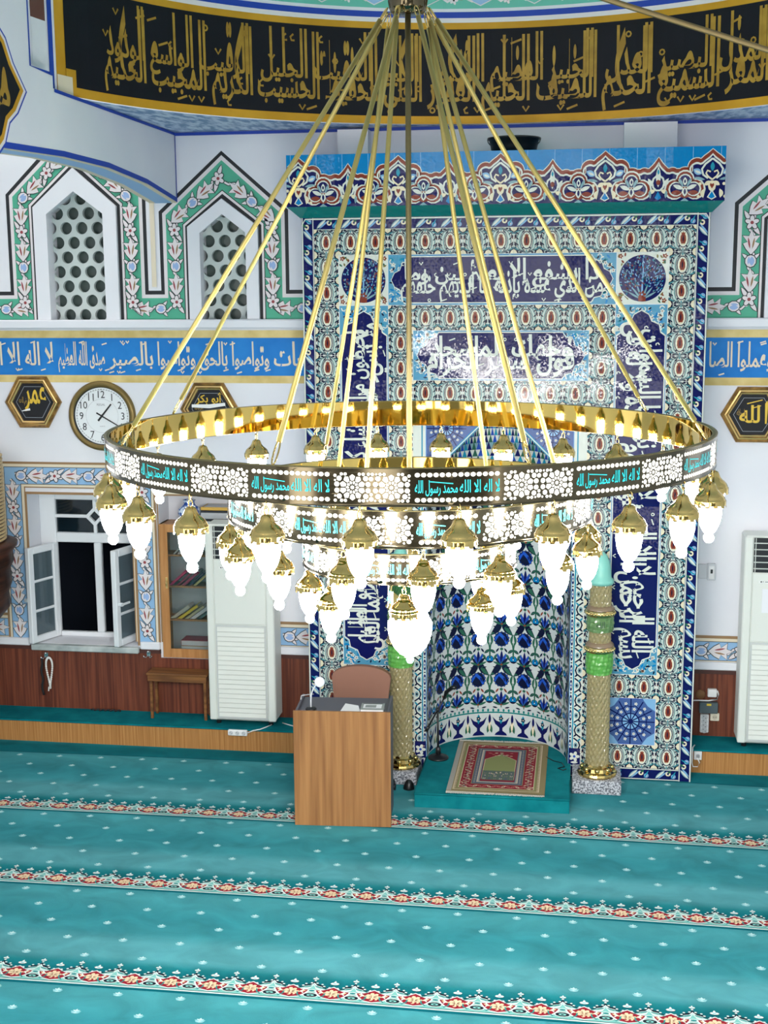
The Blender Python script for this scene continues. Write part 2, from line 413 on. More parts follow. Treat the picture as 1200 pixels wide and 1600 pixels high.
# painted surrounds of the upper windows
mb = MB(); A = Art(mb, front(WY), step=.0006)
segs_ = [(-6.4, W1['cx']-.40), (W1['cx']+.40, W2['cx']-.33), (W2['cx']+.33, -1.56), (1.56, W3['cx']-.33), (W3['cx']+.33, 6.4)]
def houserings(key, m, z0=3.66, grow=0):
    for q in (W1, W2, W3):
        o = house(q['cx'], q[key][0]+grow, z0, q[key][1]+grow*.4, q[key][2]+grow*1.2); i_ = house(q['cx'], q['fr'][0]-.03, z0, q['fr'][1]-.01, q['fr'][2]-.035)
        for k, j in ((1, 2), (2, 3), (3, 4), (4, 0)): mb.face([A.P(*o[k]), A.P(*o[j]), A.P(*i_[j]), A.P(*i_[k])], m)
def outl(key, top, m, z0=3.66):
    A.up()
    for xa, xb in segs_: mb.face([A.P(xa, z0), A.P(xb, z0), A.P(xb, top), A.P(xa, top)], m)
    A.up(); houserings(key, m, z0)
# black and white lines first everywhere, the green field over them
for key, top, m in (('b2', 3.90, ink), ('w2', 3.868, pinkish), ('gr', 3.838, green)): outl(key, top, m)
A.up(); houserings('wh', ink, grow=.007); A.up(); houserings('wh', pinkish); A.up(); houserings('bk', ink)
def along(path, step):
    out = []; d = step*.5; acc = 0
    for (x0, y0), (x1, y1) in zip(path, path[1:]):
        l = math.hypot(x1-x0, y1-y0)
        while d <= acc+l:
            t = (d-acc)/l; out.append((x0+(x1-x0)*t, y0+(y1-y0)*t, math.atan2(y1-y0, x1-x0))); d += step
        acc += l
    return out
def motif(a, kind, w):
    """one element of the painted scroll; w is the width of the band"""
    s_ = w*.66
    if kind == 0:
        for sg in (1, -1): a.leaf(-s_*.1, 0, sg*s_*1.1, s_*.75*sg, s_*.5, ink); a.leaf(-s_*.1, 0, sg*s_*1.05, s_*.7*sg, s_*.36, pinkish)
        a.flower(0, 0, s_*.62, pinkish, maroonp, 5, ink)
    elif kind == 1:
        for sg in (1, -1):
            p = [(-s_*1.1, 0), (-s_*.6, sg*s_*.45), (-s_*.15, sg*s_*.7), (0, sg*s_*.32), (s_*.55, sg*s_*.75), (s_*.5, sg*s_*.2), (s_*1.1, 0)]
            a.poly([(x*1.08, y*1.1) for x, y in p][::sg], ink); a.poly(p[::sg], pinkish)
        a.leaf(-s_*.6, s_*.1, s_*.4, s_*.28, s_*.16, maroonp); a.leaf(-s_*.6, -s_*.1, s_*.4, -s_*.28, s_*.16, brownline)
    else:
        for sg in (1, -1): a.leaf(0, 0, s_*.7, sg*s_*.8, s_*.4, ink); a.leaf(0, 0, s_*.66, sg*s_*.75, s_*.28, pinkish)
        a.ell(0, 0, s_*.6, s_*.55, ink, 10); a.ell(0, 0, s_*.52, s_*.47, pinkish, 10); a.leaf(-s_*.4, -s_*.1, s_*.4, -s_*.1, s_*.45, budblue); a.leaf(-s_*.3, s_*.2, s_*.4, s_*.15, s_*.2, budblue)
def scroll(A, path, w, step, start=0, base=14):
    pts = along(path, step)
    wave = []
    for i, (x, y, t) in enumerate(along(path, step/4)):
        o = w*.2*sin(i*PI/2+.6); wave.append((x-sin(t)*o, y+cos(t)*o))
    a = A.at(base=base); a.stroke(wave, w*.20, ink); a.stroke(wave, w*.12, pinkish)
    for i, (x, y, t) in enumerate(pts): motif(A.at(x, y, rot=t, base=base+3), (0, 1, 2, 1)[(i+start) % 4], w)
for q in (W1, W2, W3):
    cx = q['cx']; wm = (q['gr'][0]+q['wh'][0])/2; zs = (q['gr'][1]+q['wh'][1])/2; za = (q['gr'][2]+q['wh'][2])/2
    scroll(A, [(cx-wm, 3.73), (cx-wm, zs), (cx, za)], .135, .148)
    scroll(A, [(cx+wm, 3.73), (cx+wm, zs), (cx+.03, za-.03)], .135, .148, 0, 44)
for xa, xb in ((-6.3, -4.1), (-3.12, -2.78), (-1.9, -1.58), (1.58, 1.92), (2.8, 6.3)): scroll(A, [(xa, 3.75), (xb, 3.75)], .13, .15, 1)
# light strip in the notch between the two left windows
A.at(base=16).rect(-2.965, 3.93, -2.925, 4.62, cream)
mb.build('painted_border', wall_front)
# white sill under the upper windows
mb = MB()
for xa, xb in ((-6.5, -1.6), (1.6, 6.5)): mb.box((xa, .50, 3.585), (xb, WY, 3.66), plaster, bev=.01)
mb.build('trim_1', kind='structure')

# blue calligraphy band
mb = MB(); A = Art(mb, front(WY), step=.0008)
for xa, xb in ((-6.4, -1.52), (1.52, 6.4)):
    A.up(); A.rect(xa, 3.125, xb, 3.568, sand); A.rect(xa+.06, 3.188, xb-.06, 3.505, bandblue)
mb.build('lettered_band', wall_front)
mb = MB(); A = Art(mb, front(WY-.004), step=.0003)
VER = ['وتواصوا', 'بالحق', 'وتواصوا', 'بالصبر', 'صدق', 'الله', 'العظيم', 'لا', 'اله', 'الا']
def bandtext(ws, x0, x1, off=.022):
    A.text(' '.join(ws), x0, x1, 3.275, .15, 3.475, cream, off)
for ws, xa, xb in ((['لحات'], -1.93, -1.60), (['وتواصوا'], -2.29, -1.97), (['بالحق'], -2.57, -2.33), (['وتواصوا'], -2.94, -2.61), (['بالصبر'], -3.37, -2.98), (['صدق', 'الله', 'العظيم'], -3.83, -3.41), (['لا', 'اله', 'الا', 'انت'], -4.56, -3.87), (['سبحانك', 'اني', 'كنت', 'من'], -5.6, -4.6), (['وعملوا', 'الصا'], 1.63, 2.12), (['الا', 'الذين', 'امنوا'], 2.16, 3.1)): bandtext(ws, xa, xb)
for i in range(46):
    x = random.uniform(-4.6, -1.62) if i < 34 else random.uniform(1.65, 3.5); z = random.choice((3.235, 3.215, 3.455, 3.47)); l = .022
    if i % 3: A.stroke([(x-l, z-l*.3), (x+l, z+l*.3)], .011, cream)
    else: A.stroke([(x-l*.6, z+l*.5), (x, z-l*.4), (x+l*.6, z+l*.5)], .011, cream)
mb.build('lettering', wall_front)

# painted floral border around the lower window and along the wall
mb = MB(); A = Art(mb, front(WY), step=.0006)
def frame4(x0, z0, x1, z1, w, m):
    A.up(); f = lambda a, b, c_, d: mb.face([A.P(a, b), A.P(c_, b), A.P(c_, d), A.P(a, d)], m)
    f(x0, z0, x0+w, z1); f(x1-w, z0, x1, z1); f(x0+w, z1-w, x1-w, z1)
for xa, xb in ((-6.4, -4.42), (-1.97, -1.52), (1.52, 6.4)):
    A.rect(xa, 1.035, xb, 1.06, brownline); A.rect(xa, .83, xb, 1.035, cream); A.rect(xa, .845, xb, 1.01, ink); A.rect(xa, .85, xb, 1.005, paleblue)
    scroll(A, [(xa+.05, .928), (xb-.03, .928)], .14, .16, 2)
frame4(-4.425, .835, -3.005, 2.43, .23, brownline); frame4(-4.405, .835, -3.025, 2.41, .20, cream); frame4(-4.385, .835, -3.045, 2.385, .155, ink)
frame4(-4.38, .835, -3.05, 2.38, .145, paleblue); frame4(-4.205, .80, -3.195, 2.165, .022, brownline)
A.up(); A.rect(RW[0]-.012, .84, RW[0], RW[3]+.01, brownline); A.rect(RW[0]-.01, 2.15, -1.95, 2.43, brownline); A.rect(RW[0]-.01, 2.165, -1.95, 2.41, cream); A.rect(RW[0]-.01, 2.19, -1.95, 2.385, paleblue); scroll(A, [(-2.9, 2.288), (-2.0, 2.288)], .135, .155, 2, 30)
scroll(A, [(-4.308, .86), (-4.308, 2.30)], .135, .155, 1, 24); scroll(A, [(-3.122, .86), (-3.122, 2.30)], .135, .155, 0, 24); scroll(A, [(-4.30, 2.308), (-3.13, 2.308)], .135, .155, 2, 24)
mb.build('painted_border', wall_front)

# wainscot, rail, step along the wall
mb = MB()
for xa, xb in ((-6.5, -4.2), (-3.2, -3.01), (-1.975, -1.55), (1.55, 6.5)): mb.box((xa, .562, .194), (xb, WY, .768), redwood)
mb.box((-3.01, .562, .194), (-1.975, WY, .695), redwood)
mb.box((-4.2, .562, .194), (-3.2, WY, .735), redwood)
for xa, xb in ((-6.5, -4.2), (-3.2, -3.01), (-1.975, -1.55), (1.55, 6.5)): mb.box((xa, .555, .735), (xb, WY, .77), mat('dark_rail', c(70, 34, 26), .5))
mb.build('trim_2', kind='structure')
mb = MB()
for xa, xb in ((-6.5, -4.22), (-3.19, -3.01), (-1.975, -1.55), (1.55, 6.5)): mb.box((xa, .545, .77), (xb, WY, .838), plaster, bev=.008)
mb.build('baseboard_front', kind='structure')
mb = MB(); mb.box((-4.2, .52, .735), (-3.2, .88, .788), mottled('sill_marble', c(150, 160, 160), c(196, 204, 202), (6, 6, 6), rough=.25), bev=.008); mb.build('trim_3', kind='structure')
for nm, xa, xb in (('floor_step', -6.5, -1.553), ('floor_step', 1.553, 6.5)):
    mb = MB(); mb.box((xa, .215, 0), (xb, WY, .182), oak); mb.box((xa, .205, .182), (xb, WY, .196), carpetstep, bev=.006); mb.build(nm, kind='structure')

# lower window
mb = MB(); x0, x1, z0, z1 = LW; Y0, Y1 = .83, .88
for a, b in (((x0, Y0, z0), (-4.04, Y1, z1)), ((-3.30, Y0, z0), (x1, Y1, z1)), ((-4.04, Y0, 2.055), (-3.30, Y1, z1)), ((-4.04, Y0, z0), (-3.30, Y1, .835)), ((-4.04, Y0, 1.665), (-3.30, Y1, 1.755)), ((-3.69, Y0, .835), (-3.62, Y1, 1.665))): mb.box(a, b, pvc, bev=.008)
win = mb.build('window_4', kind='structure'); ORG[win.name] = (0, 0, 0)
mb = MB(); cx, cz = -3.67, 1.905; bar = .012
def bar2(p, q, w=.014): mb.prism([(p[0]-(q[1]-p[1])/math.dist(p, q)*w, p[1]+(q[0]-p[0])/math.dist(p, q)*w), (p[0]+(q[1]-p[1])/math.dist(p, q)*w, p[1]-(q[0]-p[0])/math.dist(p, q)*w), (q[0]+(q[1]-p[1])/math.dist(p, q)*w, q[1]-(q[0]-p[0])/math.dist(p, q)*w), (q[0]-(q[1]-p[1])/math.dist(p, q)*w, q[1]+(q[0]-p[0])/math.dist(p, q)*w)], lambda u, v, d: (u, d, v), .84-.0012*len(mb.f)/6, .865, pvc)
d = .07
for p, q in (((-4.04, cz), (cx-d, cz)), ((cx+d, cz), (-3.30, cz)), ((cx, 1.755), (cx, cz-d)), ((cx, cz+d), (cx, 2.055)), ((cx-d, cz), (cx, cz+d)), ((cx, cz+d), (cx+d, cz)), ((cx+d, cz), (cx, cz-d)), ((cx, cz-d), (cx-d, cz))): bar2(p, q)
mb.build('glazing_bars', win)
mb = MB(); mb.box((-4.04, .868, 1.755), (-3.30, .874, 2.055), darkglass); mb.build('window_pane', win)
paneglass = mat('casement_glass', c(120, 140, 150), .05, trans=.6)
def casement(hx, ang, sgn, name):
    M = Matrix.Translation((hx, .835, 0)) @ Matrix.Rotation(ang, 4, 'Z'); r = MB(); wd = .36; b0, b1 = .80, 1.665
    for a, b in (((0, -.025, b0), (.06, .025, b1)), ((wd-.06, -.025, b0), (wd, .025, b1)), ((.06, -.025, b0), (wd-.06, .025, b0+.06)), ((.06, -.025, b1-.06), (wd-.06, .025, b1)), ((.06, -.012, 1.07), (wd-.06, .012, 1.095)), ((.06, -.012, 1.34), (wd-.06, .012, 1.365))): r.box(a, b, pvc, M, .006)
    o = r.build('casement', win); r = MB(); r.box((.05, -.004, b0+.05), (wd-.05, .004, b1-.05), paneglass, M); r.build('window_pane', o)
    r = MB(); r.box((wd-.045, sgn*.025, 1.17), (wd-.015, sgn*.07, 1.20), pvc, M, .004); r.box((wd-.14, sgn*.055, 1.175), (wd-.015, sgn*.07, 1.195), pvc, M, .004); r.build('handle', o)
casement(-4.05, math.radians(-112), -1, 'L'); casement(-3.285, math.radians(-107), 1, 'R')

# floor with woven rows
carpet = mat('prayer_carpet', c(48, 140, 148), .95, spec=.12)
n, l, b = nodes(carpet); g = n.new('ShaderNodeNewGeometry'); sp = n.new('ShaderNodeSeparateXYZ'); l.new(g.outputs['Position'], sp.inputs[0])
def mth(op, a, b_=None):
    q = n.new('ShaderNodeMath'); q.operation = op
    for i, v in enumerate((a, b_)):
        if v is None: continue
        if isinstance(v, (int, float)): q.inputs[i].default_value = v
        else: l.new(v, q.inputs[i])
    return q.outputs[0]
xo = mth('ADD', sp.outputs[0], .5); cur = mth('MULTIPLY', mth('MULTIPLY', xo, xo), .004)
ph = mth('FRACT', mth('DIVIDE', mth('ADD', mth('ADD', sp.outputs[1], cur), 1.197+12), 1.2))
cr = n.new('ShaderNodeValToRGB'); e = cr.color_ramp.elements
STOPS = [(0, (12, 116, 126)), (.15, (10, 114, 124)), (.20, (32, 132, 140)), (.27, (88, 164, 172)), (.42, (90, 166, 174)), (.52, (62, 149, 158)), (.70, (56, 146, 156)), (.93, (74, 159, 167)), (.985, (68, 155, 163)), (.992, (6, 96, 108))]
e[0].position, e[0].color = STOPS[0][0], c(*STOPS[0][1]); e[1].position, e[1].color = STOPS[-1][0], c(*STOPS[-1][1])
for p, q in STOPS[1:-1]: k = e.new(p); k.color = c(*q)
l.new(ph, cr.inputs[0])
mp = n.new('ShaderNodeMapping'); mp.inputs['Scale'].default_value = (3.2, 4.5, 1); l.new(g.outputs['Position'], mp.inputs[0])
nz = n.new('ShaderNodeTexNoise'); nz.inputs['Scale'].default_value = 1; nz.inputs['Detail'].default_value = 5; nz.inputs['Distortion'].default_value = .8; l.new(mp.outputs[0], nz.inputs['Vector'])
hs = n.new('ShaderNodeHueSaturation'); mr = n.new('ShaderNodeMapRange'); mr.inputs[1].default_value = .3; mr.inputs[2].default_value = .7; mr.inputs[3].default_value = .62; mr.inputs[4].default_value = .90
l.new(nz.outputs['Fac'], mr.inputs[0]); l.new(mr.outputs[0], hs.inputs['Value']); l.new(cr.outputs[0], hs.inputs['Color']); l.new(hs.outputs[0], b.inputs['Base Color'])
n2 = n.new('ShaderNodeTexNoise'); n2.inputs['Scale'].default_value = 160; bp = n.new('ShaderNodeBump'); bp.inputs['Strength'].default_value = .4; bp.inputs['Distance'].default_value = .004
l.new(g.outputs['Position'], n2.inputs['Vector']); l.new(n2.outputs['Fac'], bp.inputs['Height']); l.new(bp.outputs[0], b.inputs['Normal'])
mb = MB(); mb.box((-6.5, -14, -.2), (6.5, WY+.3, 0), carpet); floor = mb.build('floor', kind='structure'); ORG['floor'] = (0, 0, 0)
def yarn(nm, q): return mat(nm, c(*q), .95, spec=.1)
ywhite = yarn('yarn_white', (206, 218, 214)); yred = yarn('yarn_red', (138, 30, 44)); ycream = yarn('yarn_cream', (222, 196, 160)); yblack = yarn('yarn_black', (22, 30, 40))
ymint = yarn('yarn_mint', (120, 184, 176)); yteal = yarn('yarn_teal', (38, 128, 128)); ypale = yarn('yarn_pale', (128, 186, 192)); yflower = yarn('yarn_flower', (176, 210, 210)); ydeep = yarn('yarn_deep', (4, 92, 104))
fl = lambda u, v, h: (u, v-.004*(u+.5)**2, .0015+h)
mb = MB(); A = Art(mb, fl, step=.0001)
P = .2345
for row in range(5):
    yb = -1.197-1.2*row; A.lay[0] = 0
    xa = -4.6 if row < 3 else -3.6
    k0 = math.floor((xa+1.636)/P); k1 = math.ceil((3.0+1.636)/P)
    xs0, xs1 = -1.636+P*(k0-.5), -1.636+P*(k1+.5); kk = (k1-k0+1)*2
    A.rect(xs0, yb-.022, xs1, yb-.004, ydeep, kk); A.rect(xs0, yb, xs1, yb+.115, ymint, kk); A.rect(xs0, yb+.002, xs1, yb+.012, ywhite, kk); A.rect(xs0, yb+.013, xs1, yb+.018, yblack, kk)
    for k in range(k0, k1+1):
        x = -1.636+P*k
        a = A.at(x, yb, base=8)
        sc = [(-P/2, .10), (-P*.42, .125), (-P*.32, .135), (-P*.22, .15), (-P*.12, .15), (0, .175)]
        hump = [(q+P/2, v) for q, v in ((-P/2, .10), (-P*.36, .128), (-P*.24, .15), (-P*.1, .172), (0, .20))]
        for sg in (1, -1):
            pts = [(sg*(P/2-q[0]+0), q[1]) for q in hump] if 0 else None
        # crest between medallions
        cxr = P/2
        crest = [(cxr-P*.5, .10), (cxr-P*.40, .128), (cxr-P*.26, .138), (cxr-P*.20, .158), (cxr-P*.07, .168), (cxr, .195), (cxr+P*.07, .168), (cxr+P*.20, .158), (cxr+P*.26, .138), (cxr+P*.40, .128), (cxr+P*.5, .10)]
        a.poly(crest, ymint); a.stroke(crest, .017, yblack); a.stroke([(u, v-.014) for u, v in crest], .012, ywhite); a.stroke([(u, v-.032) for u, v in crest[2:-2]], .007, ywhite)
        for j in range(1, 10): a.ell(crest[j][0], crest[j][1]+.016, .008, .007, ywhite, 5)
        # red medallion
        med = [(0, .148), (.03, .128), (.055, .112), (.098, .108), (.078, .072), (.05, .040), (.0, .026), (-.05, .040), (-.078, .072), (-.098, .108), (-.055, .112), (-.03, .128)]
        md = lambda s_, m: a.poly([(u*s_, .085+(v-.085)*s_) for u, v in med[::-1]], m)
        md(1.14, ywhite); md(1.0, yred); a.flower(0, .083, .042, ycream, yred, 7)
        for q in (-.03, 0, .03): a.leaf(q, .06, q*1.4, .125-abs(q), .014, ycream)
        for q in (-.035, -.012, .012, .035): a.ell(q, .052-.1*abs(q)+.004, .006, .007, yred, 6)
        for q in (-.06, .06): a.leaf(q*.7, .08, q*1.4, .1, .016, ycream)
        # small dark rosette between, with curls
        a.ell(cxr, .052, .046, .026, ywhite, 10); a.ell(cxr, .052, .040, .021, yblack, 10); a.ell(cxr, .052, .022, .011, ymint, 8); a.ell(cxr, .05, .009, .006, yblack, 6)
        a.ell(cxr, .098, .026, .016, ywhite, 8); a.ell(cxr, .098, .018, .010, yteal, 8)
        for sg in (1, -1):
            a.stroke([(cxr+sg*.015, .125), (cxr+sg*.045, .11), (cxr+sg*.06, .085), (cxr+sg*.045, .07)], .008, ywhite); a.stroke([(cxr+sg*.01, .15), (cxr+sg*.05, .135), (cxr+sg*.085, .118)], .007, yteal)
            a.stroke([(cxr+sg*.05, .03), (cxr+sg*.075, .05), (cxr+sg*.08, .08)], .008, yteal)
        # buds above
        for q, s_ in ((0, 1), (cxr, .7)):
            yy = .185 if q == 0 else .225
            a.ell(q, yy, .026*s_, .013*s_, ywhite, 8); a.leaf(q, yy, q, yy+.03*s_, .014*s_, ywhite); a.ell(q, yy, .012*s_, .006*s_, ypale, 6)
mb.build('woven_border', floor)
mb = MB(); A = Art(mb, fl, step=.0001)
for row in range(5):
    yb = -1.197-1.2*row
    for j in range(5):
        y = yb+.335+.2*j-.02
        if y > .17: continue
        for k in range(-14, 10):
            x = .281+.3615*k+(.1807 if (j % 2) else 0)
            if -.62 < x < .65 and y > -.86: continue
            a = A.at(x+random.uniform(-.012, .012), y, .85, base=2)
            a.ell(0, 0, .030, .016, ypale, 8); a.ell(0, .006, .019, .017, yflower, 8); a.leaf(0, -.012, 0, .040, .022, yflower)
            for sg in (1, -1): a.leaf(0, 0, sg*.036, .014, .016, ypale); a.leaf(0, .01, sg*.024, .026, .012, yflower)
mb.build('woven_flowers', floor)

# ------------------------------------------------------------------ arches, drum and half dome above
ZT = 5.18; XA = 2.726
edge = [(.58, 4.62), (.548, 4.627), (-.173, 4.719), (-1.004, 4.770), (-1.824, 4.771), (-2.78, 4.737), (-3.35, 4.60), (-3.7, 4.40)]
face = [(.58, ZT)]+[(-1.95, ZT), (-1.95, 5.275), (-2.31, 5.275), (-2.31, 7.6), (-4.5, 7.6), (-4.5, 0), (-3.75, 0)]+edge[::-1]
for sg, nm in ((-1, 'wall_left'), (1, 'wall_right')):
    mb = MB(); fn = lambda u, v, d, sg=sg: (sg*(XA+d), u, v)
    mb.prism(face if sg > 0 else face[::-1], fn, 0, .24, white)
    aw = mb.build(nm, kind='structure'); ORG[aw.name] = (0, 0, 0)
    mb = MB(); A = Art(mb, (lambda u, v, h, sg=sg: (sg*(XA-.002-h), u, v)), step=.0006)
    A.stroke([(y, z+.018) for y, z in edge], .036, royal); A.stroke([(.565, 4.63), (.565, ZT)], .022, royal)
    A.stroke([(.58, ZT-.011), (-1.94, ZT-.011), (-1.94, 5.265), (-2.30, 5.265), (-2.30, 7.5)], .022, royal)
    # underside of the arch
    for (ya, za), (yb_, zb) in zip(edge[:-2], edge[1:-1]):
        for d0, d1, m in ((.0, .045, cream), (.045, .19, sky), (.19, .24, cream)):
            mb.face([(sg*(XA+d0), ya, za-.002), (sg*(XA+d1), ya, za-.002), (sg*(XA+d1), yb_, zb-.002), (sg*(XA+d0), yb_, zb-.002)], m)
    # lobed medallion on the arch face
    half = [(0, .42), (.10, .34), (.14, .26), (.25, .19), (.31, .10), (.42, 0), (.33, -.10), (.25, -.15), (.20, -.24), (.08, -.33), (0, -.40)]
    lob = [(y, z) for y, z in half]+[(-y, z) for y, z in half[-2:0:-1]]
    for s_, m in ((1.55, royal), (1.50, pinkish), (1.42, ochre), (1.30, navyband)): A.poly([(-3.02+y*s_, 5.10+z*s_*.92) for y, z in lob], m)
    A.text('محمد', -3.42, -2.62, 4.98, .3, 5.45, bandgold, .03)
    mb.build('painted_medallion', aw)
# flat corner soffit between the square and the drum
CY, CR = -2.31, 2.875
mb = MB(); arc = [(CR*cos(t), CY+CR*sin(t)) for t in [math.radians(a) for a in range(12, 169, 2)]]
nA = len(arc)
outer = []
for (x, y) in arc:
    k = min((XA+.24)/abs(x) if abs(x) > 1e-6 else 9, (WY+.02-CY)/(y-CY)); k = max(k, 1.0)
    outer.append((x*k, CY+(y-CY)*k))
for i in range(nA-1): mb.face([(arc[i][0], arc[i][1], ZT+.004), (outer[i][0], outer[i][1], ZT+.004), (outer[i+1][0], outer[i+1][1], ZT+.004), (arc[i+1][0], arc[i+1][1], ZT+.004)], marble)
mb.box((-XA, .567, ZT-.024), (XA, WY, ZT), royal)
mb.build('trim_4', kind='structure')
# drum with the long gold inscription, half dome
zb, zt_ = 5.19, 6.06
def drum(u, v, h):
    a = PI/2-u/CR; return ((CR-h)*cos(a), CY+(CR-h)*sin(a), v)
U = lambda deg: CR*math.radians(90-deg)
mb = MB(); K = 60
prof = [(CR, zb), (CR, zt_)]
def ringband(z0, z1, d0, d1, m, h=0, k=K):
    for i in range(k):
        u0, u1 = U(d0)+(U(d1)-U(d0))*i/k, U(d0)+(U(d1)-U(d0))*(i+1)/k
        mb.face([drum(u0, z0, h), drum(u1, z0, h), drum(u1, z1, h), drum(u0, z1, h)], m)
ringband(zb, zt_, 180, 0, white)
dome = None
ringband(zb, 5.955, 167.5, 12.5, ochre, .003); ringband(5.955, 5.99, 180, 0, pinkish, .003); ringband(5.99, 6.035, 180, 0, royal, .003)
ringband(zb+.06, 5.905, 165.5, 14.5, navyband, .006)
for d in (168.6, 11.4): ringband(zb, 5.955, d+.5, d-.5, royal, .005, 1)
for d0, d1 in ((173, 169.6), (10.4, 7)): ringband(5.29, 5.62, d0, d1, plaster, .004, 2); ringband(5.62, 5.95, d0, d1, mat('brown_marbling', c(104, 64, 56), .6), .004, 2)
# notch at the ends
for d0, d1 in ((167.5, 164.2), (15.8, 12.5)): ringband(zb, 5.31, d0, d1, cream, .008, 2); 
for d0, d1 in ((165.5, 163.4), (16.6, 14.5)): ringband(zb, 5.36, d0, d1, ochre, .0075, 2)
prof = [(CR*cos(t), zt_+1.9*sin(t)) for t in [math.radians(a) for a in range(0, 91, 6)]]
for i in range(len(prof)-1):
    for k in range(36):
        a0, a1 = PI*k/36, PI*(k+1)/36; (r0, h0), (r1, h1) = prof[i], prof[i+1]
        mb.face([(r0*cos(a1), CY+r0*sin(a1), h0), (r0*cos(a0), CY+r0*sin(a0), h0), (r1*cos(a0), CY+r1*sin(a0), h1), (r1*cos(a1), CY+r1*sin(a1), h1)], turq, True)
dome = mb.build('ceiling_dome', kind='structure'); ORG[dome.name] = (0, 0, 0)
mb = MB(); A = Art(mb, lambda u, v, h: drum(u, v, .01+h), step=.0004)
NAMES = 'المعز المذل السميع البصير الحكم العدل اللطيف الخبير الحليم العظيم الغفور الشكور العلي الكبير الحفيظ المقيت الحسيب الجليل الكريم الرقيب المجيب الواسع الحكيم الودود'.split()
hi_ = U(14.8); lo_ = U(164)
a0, a1 = U(158), U(48)      # the stretch in view carries the 24 names
n_ = len(NAMES); wd = (a1-a0)/4
for q in range(4):
    A.lay[0] = 0
    ws = NAMES[q*6:q*6+6]; A.thuluth(ws, a1-wd*(q+1)+.02, a1-wd*q-.02, zb+.085, 5.875, bandgold, .027, marks=16, up=.40, drop=.15)
A.thuluth(['الخافض', 'الرافع', 'الباسط', 'القابض'][::-1], a1+.02, hi_-.05, zb+.085, 5.875, bandgold, .027, marks=10, up=.40, drop=.15)
mb.build('gold_inscription', dome)
mb = MB()  # painted scrolls at the foot of the half dome
def domefn(u, v, h):
    a = PI/2-u/CR; t = v/1.9*1.0; r = CR*cos(t)-h; return (r*cos(a), CY+r*sin(a), zt_+1.9*sin(t))
A = Art(mb, lambda u, v, h: domefn(u, v, .008+h), step=.0005)
k = -14
for k in range(-12, 12):
    u = .21+k*.42; A.lay[0] = 2
    A.poly([(u-.15, .09), (u, .02), (u+.15, .09), (u+.16, .3), (u-.16, .3)], paleblue if k % 2 else turq)
    A.stroke([(u-.15, .3), (u-.14, .09), (u, .025), (u+.14, .09), (u+.15, .3)], .018, pinkish)
    A.flower(u, .13, .06, pinkish, royal, 6); A.stroke([(u+.05, .12), (u+.16, .05), (u+.25, .10), (u+.36, .05)], .02, pinkish); A.leaf(u+.16, .12, u+.28, .06, .035, brownline); A.flower(u+.21, .06, .035, pinkish, ink, 5)
mb.build('painted_scrolls', dome)
# pilaster stubs above the niche, hall ceiling
mb = MB()
for xa, xb in ((-1.335, -1.09), (.915, 1.318)): mb.box((xa, .42, 4.914), (xb, WY, ZT-.024), plaster)
mb.build('trim_5', kind='structure')
mb = MB(); mb.box((-6.5, -14, 7.6), (6.5, -2.2, 7.8), white); mb.build('ceiling', kind='structure')
mb = MB(); mb.box((-6.7, -14, 0), (-6.5, .9, 7.6), white); mb.build('wall_west', kind='structure')
mb = MB(); mb.box((6.5, -14, 0), (6.7, .9, 7.6), white); mb.build('wall_east', kind='structure')

